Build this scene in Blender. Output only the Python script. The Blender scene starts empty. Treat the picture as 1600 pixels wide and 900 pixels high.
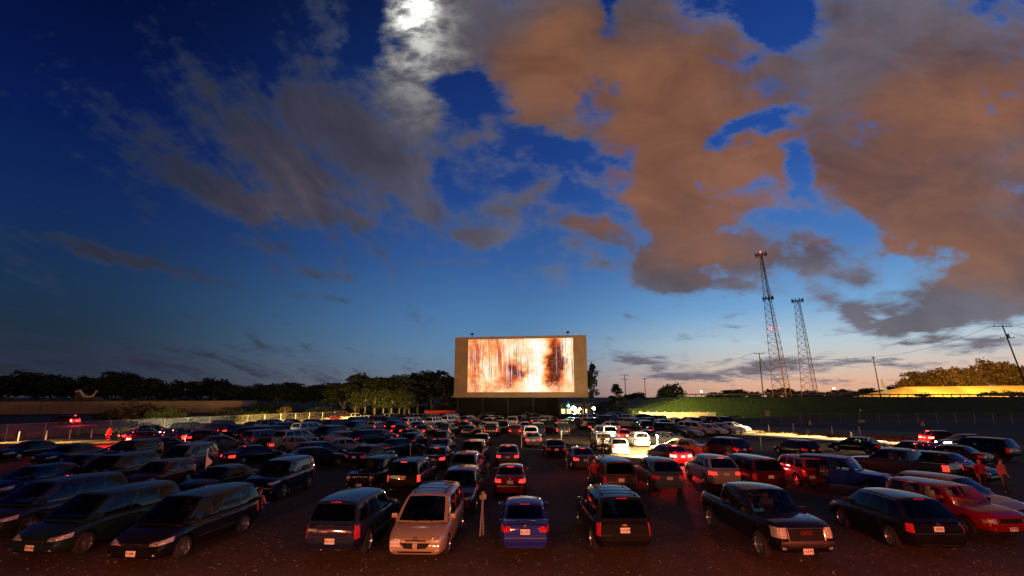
import bpy, bmesh, math, random
from mathutils import Vector, Matrix
from mathutils.bvhtree import BVHTree
random.seed(7)
R = math.radians
sc = bpy.context.scene
C = sc.collection
# ------------------------------------------------------------------ camera
F_PX, PITCH, CAM_H = 773.0, R(12.4), 5.0
cd = bpy.data.cameras.new('camera'); cam = bpy.data.objects.new('camera', cd); C.objects.link(cam)
cam.location = (0, 0, CAM_H); cam.rotation_euler = (R(90) + PITCH, 0, 0)
cd.sensor_width = 36; cd.lens = F_PX / 1600 * 36; cd.clip_end = 6000; cd.clip_start = .1
sc.camera = cam
sc.view_settings.view_transform = 'Standard'; sc.view_settings.look = 'None'
sc.view_settings.exposure = 0; sc.view_settings.gamma = 1
sc.render.engine = 'CYCLES'
sc.cycles.use_denoising = True
sc.cycles.max_bounces = 5; sc.cycles.diffuse_bounces = 2; sc.cycles.glossy_bounces = 3
sc.cycles.transparent_max_bounces = 10; sc.cycles.sample_clamp_indirect = 4
sc.cycles.caustics_reflective = False; sc.cycles.caustics_refractive = False

def ray(px, py):
    x = (px - 800) / F_PX; yd = (py - 450) / F_PX
    return Vector((x, math.cos(PITCH) + yd * math.sin(PITCH), math.sin(PITCH) - yd * math.cos(PITCH)))
def gnd(px, py, z=0.0):
    d = ray(px, py); t = (z - CAM_H) / d.z
    return Vector((d.x * t, d.y * t, z))
def at(px, py, Y):
    d = ray(px, py); t = Y / d.y
    return Vector((d.x * t, Y, CAM_H + d.z * t))
def srgb(r, g, b):
    f = lambda c: ((c / 255 + .055) / 1.055) ** 2.4 if c > 10 else c / 255 / 12.92
    return (f(r), f(g), f(b), 1)

# ------------------------------------------------------------------ node helper
class NT:
    def __init__(s, tree): s.t = tree; s.n = tree.nodes; s.l = tree.links
    def new(s, kind, **kw):
        n = s.n.new(kind)
        for k, v in kw.items(): setattr(n, k, v)
        return n
    def put(s, sock, v):
        if isinstance(v, bpy.types.NodeSocket): s.l.new(v, sock)
        elif v is not None: sock.default_value = v
    def math(s, op, a, b=None, c=None, clamp=False):
        n = s.new('ShaderNodeMath', operation=op, use_clamp=clamp)
        for i, v in enumerate((a, b, c)): s.put(n.inputs[i], v)
        return n.outputs[0]
    def vmath(s, op, a, b=None):
        n = s.new('ShaderNodeVectorMath', operation=op)
        s.put(n.inputs[0], a)
        if b is not None: s.put(n.inputs[1] if op != 'SCALE' else n.inputs[3], b)
        return n.outputs[0]
    def mix(s, f, a, b, mode='MIX'):
        n = s.new('ShaderNodeMix', data_type='RGBA', blend_type=mode)
        s.put(n.inputs[0], f); s.put(n.inputs[6], a); s.put(n.inputs[7], b)
        return n.outputs[2]
    def ramp(s, f, stops, interp='LINEAR'):
        n = s.new('ShaderNodeValToRGB'); r = n.color_ramp; r.interpolation = interp
        while len(r.elements) < len(stops): r.elements.new(.5)
        for e, (p, c) in zip(r.elements, stops): e.position = p; e.color = c
        s.put(n.inputs[0], f); return n.outputs[0]
    def noise(s, vec, scale, detail=4, rough=.5, dist=0, dim='3D'):
        n = s.new('ShaderNodeTexNoise', noise_dimensions=dim)
        s.put(n.inputs['Vector'], vec); n.inputs['Scale'].default_value = scale
        n.inputs['Detail'].default_value = detail; n.inputs['Roughness'].default_value = rough
        n.inputs['Distortion'].default_value = dist
        return n
    def smooth(s, v, a, b, lo=0., hi=1.):
        n = s.new('ShaderNodeMapRange', interpolation_type='SMOOTHSTEP')
        s.put(n.inputs[0], v); n.inputs[1].default_value = a; n.inputs[2].default_value = b
        n.inputs[3].default_value = lo; n.inputs[4].default_value = hi
        return n.outputs[0]
    def maprange(s, v, a, b, lo=0., hi=1.):
        n = s.new('ShaderNodeMapRange'); n.clamp = True
        s.put(n.inputs[0], v); n.inputs[1].default_value = a; n.inputs[2].default_value = b
        n.inputs[3].default_value = lo; n.inputs[4].default_value = hi
        return n.outputs[0]

MATS = {}
def new_mat(name):
    m = bpy.data.materials.new(name); m.use_nodes = True; m.node_tree.nodes.clear()
    MATS[name] = m; nt = NT(m.node_tree)
    out = nt.new('ShaderNodeOutputMaterial')
    return m, nt, out
def pbr(name, col, rough=.5, metal=0, coat=0, emit=None, estr=0, noise=0, nscale=8, bump=0, bscale=40, spec=.5, alpha=None):
    if name in MATS: return MATS[name]
    m, nt, out = new_mat(name)
    b = nt.new('ShaderNodeBsdfPrincipled'); nt.l.new(b.outputs[0], out.inputs[0])
    c = col if len(col) == 4 else (*col, 1)
    tc = nt.new('ShaderNodeTexCoord').outputs['Object']
    if noise:
        n = nt.noise(tc, nscale, 6, .6).outputs[0]
        f = nt.maprange(n, .3, .7)
        cc = nt.mix(f, tuple(x * (1 - noise) for x in c[:3]) + (1,), tuple(min(1, x * (1 + noise)) for x in c[:3]) + (1,))
        nt.l.new(cc, b.inputs['Base Color'])
        nt.l.new(nt.maprange(n, .3, .7, max(.02, rough - .08), min(1, rough + .1)), b.inputs['Roughness'])
    else:
        b.inputs['Base Color'].default_value = c; b.inputs['Roughness'].default_value = rough
    b.inputs['Metallic'].default_value = metal; b.inputs['Coat Weight'].default_value = coat
    b.inputs['Coat Roughness'].default_value = .06
    b.inputs['Specular IOR Level'].default_value = spec
    if emit: b.inputs['Emission Color'].default_value = (*emit[:3], 1); b.inputs['Emission Strength'].default_value = estr
    if bump:
        bn = nt.noise(tc, bscale, 5, .6).outputs[0]
        bp = nt.new('ShaderNodeBump'); bp.inputs['Strength'].default_value = bump; nt.l.new(bn, bp.inputs['Height'])
        nt.l.new(bp.outputs[0], b.inputs['Normal'])
    return m

# ------------------------------------------------------------------ object helpers
def tag(o, label=None, cat=None, group=None, kind=None):
    if label: o['label'] = label
    if cat: o['category'] = cat
    if group: o['group'] = group
    if kind: o['kind'] = kind
    return o
def empty(name, loc=(0, 0, 0), rz=0):
    o = bpy.data.objects.new(name, None); C.objects.link(o); o.location = loc; o.rotation_euler = (0, 0, rz)
    o.empty_display_size = .2; return o
def mesh_obj(name, me, parent=None, mats=()):
    o = bpy.data.objects.new(name, me); C.objects.link(o)
    for m in mats: me.materials.append(m)
    if parent: o.parent = parent
    return o
def bm_mesh(name, bm, smooth=None):
    bmesh.ops.recalc_face_normals(bm, faces=bm.faces)
    me = bpy.data.meshes.new(name); bm.to_mesh(me); bm.free()
    if smooth is not None:
        for p in me.polygons: p.use_smooth = True
        me.set_sharp_from_angle(angle=R(smooth))
    return me
def bobj(name, bm, mat, parent=None, smooth=None):
    return mesh_obj(name, bm_mesh(name, bm, smooth), parent, mat if isinstance(mat, (list, tuple)) else [mat])
def box(bm, c, s, rot=None, mi=0, bevel=0):
    r = bmesh.ops.create_cube(bm, size=1)
    M = Matrix.Translation(c) @ (rot.to_4x4() if rot else Matrix()) @ Matrix.Diagonal((*s, 1))
    bmesh.ops.transform(bm, matrix=M, verts=r['verts'])
    fs = {f for v in r['verts'] for f in v.link_faces}
    for f in fs: f.material_index = mi
    if bevel:
        es = list({e for v in r['verts'] for e in v.link_edges})
        bmesh.ops.bevel(bm, geom=es, offset=bevel, segments=2, affect='EDGES', profile=.6)
    return r['verts']
def tube(bm, pts, rad, n=8, mi=0, caps=True):
    pts = [Vector(p) for p in pts]; rads = rad if isinstance(rad, (list, tuple)) else [rad] * len(pts)
    rings = []
    for i, p in enumerate(pts):
        d = (pts[min(i + 1, len(pts) - 1)] - pts[max(i - 1, 0)]).normalized()
        a = d.orthogonal().normalized(); b = d.cross(a)
        rings.append([bm.verts.new(p + (a * math.cos(t) + b * math.sin(t)) * rads[i]) for t in [2 * math.pi * k / n for k in range(n)]])
    for A, B in zip(rings, rings[1:]):
        for k in range(n):
            f = bm.faces.new((A[k], A[(k + 1) % n], B[(k + 1) % n], B[k])); f.material_index = mi
    if caps:
        for rg in (rings[0], rings[-1]):
            try: bm.faces.new(rg).material_index = mi
            except ValueError: pass
def lathe(bm, prof, axis='X', n=24, c=(0, 0, 0), mi=0):
    rings = []
    for (r, h) in prof:
        ring = []
        for k in range(n):
            t = 2 * math.pi * k / n
            p = (h, r * math.cos(t), r * math.sin(t)) if axis == 'X' else (r * math.cos(t), r * math.sin(t), h)
            ring.append(bm.verts.new(Vector(p) + Vector(c)))
        rings.append(ring)
    for A, B in zip(rings, rings[1:]):
        for k in range(n):
            bm.faces.new((A[k], A[(k + 1) % n], B[(k + 1) % n], B[k])).material_index = mi
    return rings
def text_mesh(txt, size, depth=.003):
    cu = bpy.data.curves.new('t', 'FONT'); cu.body = txt; cu.size = size; cu.extrude = depth
    cu.align_x = 'CENTER'; cu.align_y = 'CENTER'; cu.resolution_u = 2
    o = bpy.data.objects.new('t', cu); C.objects.link(o)
    bpy.context.view_layer.update()
    me = bpy.data.meshes.new_from_object(o.evaluated_get(bpy.context.evaluated_depsgraph_get()))
    bpy.data.objects.remove(o); bpy.data.curves.remove(cu)
    return me
# ------------------------------------------------------------------ sky (world)
world = bpy.data.worlds.new('World'); sc.world = world; world.use_nodes = True
world.node_tree.nodes.clear()
w = NT(world.node_tree)
wout = w.new('ShaderNodeOutputWorld'); bg = w.new('ShaderNodeBackground'); w.l.new(bg.outputs[0], wout.inputs[0])
D = w.new('ShaderNodeTexCoord').outputs['Generated']
sx = w.new('ShaderNodeSeparateXYZ'); w.l.new(D, sx.inputs[0]); dx, dy, dz = sx.outputs
el = w.math('MAXIMUM', dz, 0.0)
er = w.math('POWER', el, .5)
def EL(deg): return math.sqrt(math.sin(R(deg)))
def sramp(st): return w.ramp(er, [(EL(e), srgb(*c)) for e, c in st])
rampR = sramp([(0, (214, 150, 122)), (1.4, (226, 176, 148)), (3.0, (212, 194, 180)), (5.5, (182, 202, 212)), (9, (118, 168, 212)), (15, (70, 120, 186)), (25, (36, 78, 158)), (42, (18, 50, 122)), (70, (6, 20, 70))])
rampM = sramp([(0, (112, 104, 116)), (2, (112, 124, 142)), (5, (98, 134, 168)), (8.5, (78, 124, 172)), (15, (52, 94, 156)), (25, (28, 62, 132)), (34, (20, 48, 112)), (42, (10, 32, 84)), (70, (3, 10, 40))])
rampL = sramp([(0, (44, 46, 52)), (3, (38, 44, 58)), (6, (28, 46, 66)), (10, (22, 48, 80)), (16, (15, 40, 88)), (24, (5, 25, 80)), (32, (2, 14, 60)), (42, (1, 8, 38)), (70, (1, 3, 18))])
hl = w.math('SQRT', w.math('ADD', w.math('MULTIPLY', dx, dx), w.math('MULTIPLY', dy, dy)))
sa = w.math('DIVIDE', dx, w.math('MAXIMUM', hl, .001))            # sine of the azimuth from the screen's direction
base = w.mix(w.smooth(sa, -.72, -.02), rampL, rampM)
base = w.mix(w.smooth(sa, -.02, .5), base, rampR)
behind = w.smooth(dy, -.5, .05)
base = w.mix(behind, (.006, .008, .016, 1), base)
# blobs that lay the clouds out over the sky, in north-plane coordinates (x/y, z/y)
yy = w.math('MAXIMUM', dy, .08)
u = w.math('DIVIDE', dx, yy); v = w.math('DIVIDE', dz, yy)
cz = w.math('ADD', el, .20)
cp = w.new('ShaderNodeCombineXYZ'); w.l.new(w.math('DIVIDE', dx, cz), cp.inputs[0]); w.l.new(w.math('DIVIDE', dy, cz), cp.inputs[1])
cpl = cp.outputs[0]
uv0 = w.new('ShaderNodeCombineXYZ'); w.l.new(u, uv0.inputs[0]); w.l.new(v, uv0.inputs[1])
wn = w.noise(cpl, 1.9, 9, .68).outputs['Color']
wamp = w.math('MULTIPLY_ADD', v, .20, .03)
off = w.vmath('SCALE', w.vmath('SUBTRACT', wn, (.5, .5, .5)), wamp)
offs = w.new('ShaderNodeSeparateXYZ'); w.l.new(off, offs.inputs[0])
offc = w.new('ShaderNodeCombineXYZ')
w.l.new(w.math('MULTIPLY', offs.outputs[0], 1.5), offc.inputs[0]); w.l.new(offs.outputs[1], offc.inputs[1])
UV = w.vmath('ADD', uv0.outputs[0], offc.outputs[0])
UV0 = uv0.outputs[0]
def uvp(px, py):
    d = ray(px, py); return Vector((d.x / d.y, d.z / d.y))
def blob(px, py, rx, ry, rot=0, src=None, kind='SPHERICAL'):
    c = uvp(px, py); a = R(rot)
    A = uvp(px + math.cos(a) * rx * .5, py + math.sin(a) * rx * .5) - uvp(px - math.cos(a) * rx * .5, py - math.sin(a) * rx * .5)
    B = uvp(px - math.sin(a) * ry * .5, py + math.cos(a) * ry * .5) - uvp(px + math.sin(a) * ry * .5, py - math.cos(a) * ry * .5)
    m = w.new('ShaderNodeMapping', vector_type='TEXTURE')
    m.inputs['Location'].default_value = (c.x, c.y, 0); m.inputs['Rotation'].default_value = (0, 0, math.atan2(A.y, A.x))
    m.inputs['Scale'].default_value = (A.length, B.length, 1)
    w.l.new(src or UV, m.inputs['Vector'])
    g = w.new('ShaderNodeTexGradient', gradient_type=kind); w.l.new(m.outputs[0], g.inputs[0])
    return g.outputs['Fac']
def field(lst, src=None, kind='SPHERICAL'):
    acc = None
    for b in lst:
        px, py, rx, ry, rot, amp = b
        f = blob(px, py, rx, ry, rot, src, kind)
        acc = w.math('MULTIPLY', f, amp) if acc is None else w.math('MULTIPLY_ADD', f, amp, acc)
    return acc
CL = [
 (300,170,320,120,25,.28),(520,350,330,90,15,.32),(700,270,160,60,20,.3),
 (1080,385,300,110,0,.5),
 (1430,110,440,270,0,1.85),(1500,340,290,140,12,1.5),(1010,130,240,170,20,1.5),(860,10,230,120,0,1.5),(1060,245,120,130,0,1.2),
 (825,170,95,85,0,1.1),(870,90,120,110,0,.9),(715,140,60,34,0,-.7),(870,235,60,30,0,-.8),(700,80,50,60,0,.4),(1205,35,80,55,10,-1.8),(943,22,40,95,10,-1.6),(1205,180,85,26,-12,-1.4),(1125,222,70,22,-42,-1.3),
 (1250,250,30,60,10,-1.3),(1160,250,85,36,-5,1.0),(1195,315,80,55,0,1.0),(1045,330,100,70,55,1.2),(985,320,70,36,0,.6),
 (1055,415,70,60,10,1.1),(935,415,50,22,0,1.0),(1040,450,55,16,5,.8),(865,430,40,34,-30,.7),(1185,405,80,60,0,1.2),(850,290,50,30,-20,.6),(960,370,70,35,20,.6),(1030,425,70,34,0,1.0),(915,350,50,26,0,.6),(990,290,60,50,30,.3),(760,320,80,60,-30,.3),(1130,390,60,40,0,.8),
 (1270,405,60,50,20,1.0),(1330,420,50,50,0,.6),(1225,430,30,30,0,-.4),(1150,447,46,18,0,1.0),(1300,470,60,24,20,1.0),(1345,492,34,28,0,1.2),(1500,470,210,60,-13,1.6),
 (1455,500,130,20,-10,1.2),(1590,440,100,70,0,1.3),(1120,330,80,30,0,.5),(950,290,60,24,20,.5),(1000,400,40,30,0,.5),(1075,370,60,60,0,.7),(905,390,40,16,10,.6),(1090,440,60,25,0,.6),(1250,370,50,30,10,.7),(1340,430,50,30,0,.5),(1330,360,60,30,0,-.6),(1400,405,30,20,0,-1.2),
 (1000,565,120,16,6,1.0),(1050,587,110,12,3,1.0),(1190,577,150,24,-4,1.0),(1340,567,190,11,2,.9),(1540,540,120,20,-5,1.1),
 (1455,531,60,8,-6,.9),(1280,598,60,7,0,.7),(985,492,24,13,30,.9),(1500,585,90,10,0,.6),(1150,507,30,8,0,.7),
 (645,25,95,90,0,1.5),(652,120,85,120,15,1.25),(690,60,60,60,0,.6),(735,60,90,110,0,1.2),(600,180,95,130,-35,1.05),(520,190,110,50,35,.7),(560,60,28,130,12,-.8),
 (735,225,70,50,10,1.0),(590,250,200,48,40,1.05),(480,110,40,120,-30,.7),(430,150,130,30,38,.6),(720,140,60,30,0,-.7),(510,60,50,150,-22,1.0),(400,190,210,60,30,.75),
 (280,265,190,48,20,.95),(400,320,200,40,12,.8),(430,250,170,40,30,.6),(210,195,160,45,20,.5),(480,270,170,60,30,.9),(640,330,150,40,15,.35),
 (800,330,110,60,-30,.7),(760,375,70,26,0,.8),(870,350,60,26,-10,.6),(90,388,200,20,13,.8),(230,412,200,16,14,.8),(400,378,80,20,10,.8),
 (500,425,90,18,12,.7),(500,464,80,9,3,.8),(700,412,90,12,4,.6),(180,560,560,36,4,.85),(470,150,80,30,50,.6),(560,345,110,20,10,.5),
 (890,255,70,22,-10,.5),(440,545,200,14,4,.5),(820,470,60,12,0,.3),
]
dens = field(CL)
rotm = w.new('ShaderNodeMapping'); rotm.inputs['Rotation'].default_value = (0, 0, R(18)); rotm.inputs['Scale'].default_value = (2.3, .62, 1)
w.l.new(cpl, rotm.inputs['Vector']); cps = rotm.outputs[0]
n1 = w.noise(cps, 2.6, 10, .64, .3).outputs[0]
n1b = w.noise(cpl, 3.6, 10, .66, .4).outputs[0]
iso = w.new('ShaderNodeMapping'); iso.inputs['Scale'].default_value = (1.0, 1.55, 1); iso.inputs['Rotation'].default_value = (0, 0, R(12)); w.l.new(UV0, iso.inputs['Vector'])
n1c = w.noise(iso.outputs[0], 5.2, 10, .6, .35).outputs[0]; n2c = w.noise(iso.outputs[0], 15, 8, .64, .2).outputs[0]
isf = w.smooth(v, .10, .30)
def fmix(f, a, b):
    m_ = w.new('ShaderNodeMix'); w.l.new(f, m_.inputs[0]); w.l.new(a, m_.inputs[2]); w.l.new(b, m_.inputs[3]); return m_.outputs[0]
n1b = fmix(isf, n1b, n1c)
lf = w.smooth(sa, .05, -.25)
n1m = w.new('ShaderNodeMix'); w.l.new(lf, n1m.inputs[0]); w.l.new(n1b, n1m.inputs[2]); w.l.new(n1, n1m.inputs[3]); n1 = n1m.outputs[0]
n2 = fmix(isf, w.noise(cpl, 10.0, 9, .68, .3).outputs[0], n2c)
nn = w.math('ADD', w.math('MULTIPLY', w.math('SUBTRACT', n1, .53), 3.1), w.math('MULTIPLY', w.math('SUBTRACT', n2, .5), 1.7))
dens = w.math('ADD', dens, nn)
alpha = w.smooth(dens, -.02, 1.0)
thick = w.smooth(dens, .25, 1.1)
# colours of the clouds: city glow from below on the right, dusk greys on the left
org = field([(1430,170,520,330,0,1.2),(1010,180,300,280,0,1.3),(1500,380,300,120,10,1.1),(1030,330,150,160,0,.8),(800,100,260,160,0,.5),(1180,290,110,80,0,.6)], UV0)
org = w.math('ADD', org, w.math('MULTIPLY', w.math('SUBTRACT', w.noise(cpl, 1.6, 5, .55).outputs[0], .5), 2.9))
orgf = w.smooth(org, -.05, 1.0)
edge = w.mix(w.smooth(sa, -.7, .5), srgb(40, 54, 82), srgb(112, 124, 150))
core = w.mix(w.smooth(sa, -.7, .35), srgb(42, 46, 64), srgb(104, 97, 108))
tone = w.maprange(fmix(lf, w.noise(iso.outputs[0], 4.0, 8, .6, .5).outputs[0], w.noise(cps, 2.4, 8, .64, .6).outputs[0]), .3, .7, .66, 1.26)
ccol = w.mix(thick, edge, core)
ocol = w.mix(w.smooth(org, .3, 1.3), srgb(96, 80, 78), srgb(132, 87, 56))
lowf = w.smooth(el, .10, .17)
ccol = w.mix(w.math('MULTIPLY', w.math('MULTIPLY', orgf, w.smooth(dens, .15, .9)), lowf), ccol, ocol)
ccol = w.vmath('SCALE', ccol, tone)
col = w.mix(w.math('MULTIPLY', alpha, .93), base, ccol)
# the moon behind thin cloud
mo = field([(642,6,46,66,10,1.0)], UV, 'QUADRATIC_SPHERE'); mh = field([(652,60,130,190,0,1.0)], UV, 'QUADRATIC_SPHERE')
ma = w.smooth(dens, .2, 1.5)
mg = w.math('ADD', w.math('MULTIPLY', w.math('MULTIPLY', mo, ma), 4.0), w.math('MULTIPLY', w.math('MULTIPLY', mh, ma), .6))
mg = w.math('MULTIPLY', mg, w.smooth(n2, .34, .66, .12, 1.15))
mcol = w.vmath('SCALE', srgb(238, 240, 225)[:3], mg)
col = w.vmath('ADD', col, mcol)
# a few stars
sv = w.new('ShaderNodeTexVoronoi'); sv.inputs['Scale'].default_value = 26; w.l.new(D, sv.inputs['Vector'])
st = w.math('MULTIPLY', w.smooth(sv.outputs['Distance'], .022, .0), w.math('SUBTRACT', 1., alpha))
sep = w.new('ShaderNodeSeparateColor'); w.l.new(sv.outputs['Color'], sep.inputs[0])
st = w.math('MULTIPLY', st, w.math('MULTIPLY', w.smooth(sep.outputs[0], .9, 1.), .5))
col = w.vmath('ADD', col, w.vmath('SCALE', (.8, .9, 1), st))
# faint physical twilight under it all
sk = w.new('ShaderNodeTexSky', sky_type='NISHITA'); sk.sun_disc = False; sk.sun_elevation = R(-3); sk.sun_rotation = R(36)
col = w.vmath('ADD', col, w.vmath('SCALE', sk.outputs[0], .02))
w.l.new(col, bg.inputs[0]); bg.inputs[1].default_value = 1.0
world.cycles.sampling_method = 'MANUAL'; world.cycles.sample_map_resolution = 512
# the one distant warm light: the town's glow low behind the camera
sl = bpy.data.lights.new('sun', 'SUN'); sl.energy = .26; sl.color = (1, .46, .22); sl.angle = R(12)
so = bpy.data.objects.new('sun', sl); C.objects.link(so)
so.rotation_euler = (R(90 - 9), 0, R(-14))
# ------------------------------------------------------------------ car materials
def glass_mat(name, tint, opaque=False):
    if name in MATS: return MATS[name]
    m, nt, out = new_mat(name)
    b = nt.new('ShaderNodeBsdfPrincipled'); b.inputs['Base Color'].default_value = (.012, .015, .017, 1)
    b.inputs['Roughness'].default_value = .04; b.inputs['Specular IOR Level'].default_value = .6
    if opaque: nt.l.new(b.outputs[0], out.inputs[0]); return m
    t = nt.new('ShaderNodeBsdfTransparent'); t.inputs[0].default_value = (*tint, 1)
    g = nt.new('ShaderNodeBsdfGlossy'); g.inputs['Roughness'].default_value = .03
    lw = nt.new('ShaderNodeFresnel'); lw.inputs['IOR'].default_value = 1.5
    mx = nt.new('ShaderNodeMixShader'); nt.l.new(lw.outputs[0], mx.inputs[0]); nt.l.new(t.outputs[0], mx.inputs[1]); nt.l.new(g.outputs[0], mx.inputs[2])
    nt.l.new(mx.outputs[0], out.inputs[0]); return m
def lens_mat(name, col, estr=0, ecol=None, rough=.12, pat=70):
    m, nt, out = new_mat(name)
    b = nt.new('ShaderNodeBsdfPrincipled'); nt.l.new(b.outputs[0], out.inputs[0])
    tc = nt.new('ShaderNodeTexCoord').outputs['Object']
    vo = nt.new('ShaderNodeTexVoronoi'); vo.inputs['Scale'].default_value = pat; nt.l.new(tc, vo.inputs['Vector'])
    f = nt.maprange(vo.outputs['Distance'], 0, .7)
    b.inputs['Roughness'].default_value = rough; b.inputs['Coat Weight'].default_value = .6
    nt.l.new(nt.mix(f, tuple(min(1, c * 1.25) for c in col) + (1,), tuple(c * .5 for c in col) + (1,)), b.inputs['Base Color'])
    bp = nt.new('ShaderNodeBump'); bp.inputs['Strength'].default_value = .6; bp.inputs['Distance'].default_value = .02
    nt.l.new(f, bp.inputs['Height']); nt.l.new(bp.outputs[0], b.inputs['Normal'])
    if estr:
        b.inputs['Emission Color'].default_value = (*(ecol or col), 1); b.inputs['Emission Strength'].default_value = estr
    return m
GLASS = glass_mat('car_glass', (.60, .66, .64)); DGLASS = glass_mat('privacy_glass', (.06, .07, .075)); OGLASS = glass_mat('far_car_glass', (0, 0, 0), True)
TAIL = lens_mat('tail_lens', (.75, .012, .008), .12, (1, .02, .01)); TAILON = lens_mat('tail_lens_lit', (.8, .01, .01), 26, (1, .05, .03))  # weak emission on the plain tail lens stands in for retroreflected light
TAILDIM = lens_mat('tail_lens_running', (.8, .01, .01), 2.4, (1, .03, .02))
HEAD = lens_mat('head_lens', (.85, .80, .74), 0, None, .28, 30); HEAD.node_tree.nodes['Principled BSDF'].inputs['Metallic'].default_value = .45
HEADON = lens_mat('head_lens_lit', (.9, .85, .7), 40, (1, .78, .45))
AMBER = lens_mat('amber_lens', (.85, .22, .03), 0)
TYRE = pbr('tyre_rubber', (.018, .017, .017), .85, bump=.3, bscale=60)
RIM = pbr('alloy_rim', (.55, .54, .53), .28, .9, noise=.1)
CHROME = pbr('chrome', (.75, .74, .73), .16, 1)
TRIM = pbr('black_trim', (.010, .010, .011), .6, bump=.1, bscale=120, spec=.15)
UNDER = pbr('underbody', (.01, .01, .01), .9)
SEATM = pbr('seat_cloth', (.10, .095, .09), .9, noise=.2)
PLATE = pbr('plate_white', (.85, .80, .80), .35); PLATEINK = pbr('plate_ink', (.10, .02, .05), .5)
PAINT = {}
def paint(n, col, metal=.2, rough=.5):
    if n in PAINT: return PAINT[n]
    m, nt, out = new_mat('paint_' + n)
    b = nt.new('ShaderNodeBsdfPrincipled'); nt.l.new(b.outputs[0], out.inputs[0])
    tc = nt.new('ShaderNodeTexCoord').outputs['Object']
    d = nt.noise(tc, 3.5, 6, .65).outputs[0]; fl = nt.noise(tc, 400, 2, .5).outputs[0]
    f = nt.math('MULTIPLY', nt.maprange(d, .35, .75), .35)
    lo = tuple(c * .88 for c in col) + (1,)
    dust = tuple(c * .85 + .006 for c in col) + (1,)
    nt.l.new(nt.mix(f, lo, dust), b.inputs['Base Color'])
    nt.l.new(nt.maprange(d, .3, .75, rough - .06, rough + .14), b.inputs['Roughness'])
    b.inputs['Metallic'].default_value = metal; b.inputs['Coat Weight'].default_value = .8; b.inputs['Specular IOR Level'].default_value = .08
    nt.l.new(nt.maprange(d, .3, .8, .02, .10), b.inputs['Coat Roughness'])
    PAINT[n] = m; return m
PC = {'black': (.006, .006, .007), 'charcoal': (.022, .023, .026), 'dark blue': (.010, .016, .05), 'blue': (.02, .03, .30), 'bright blue': (.015, .05, .42),
      'dark green': (.010, .028, .020), 'teal': (.02, .05, .055), 'grey': (.13, .13, .14), 'silver': (.42, .42, .42), 'white': (.74, .73, .70), 'gold': (.34, .25, .13),
      'tan': (.40, .30, .21), 'dark red': (.11, .008, .008), 'red': (.26, .008, .008), 'maroon': (.07, .012, .014), 'champagne': (.46, .34, .22), 'brown': (.09, .06, .04)}
for k_, c_ in PC.items(): paint(k_, c_, 0.0 if k_ in ('white', 'red', 'black') else .2)

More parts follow.
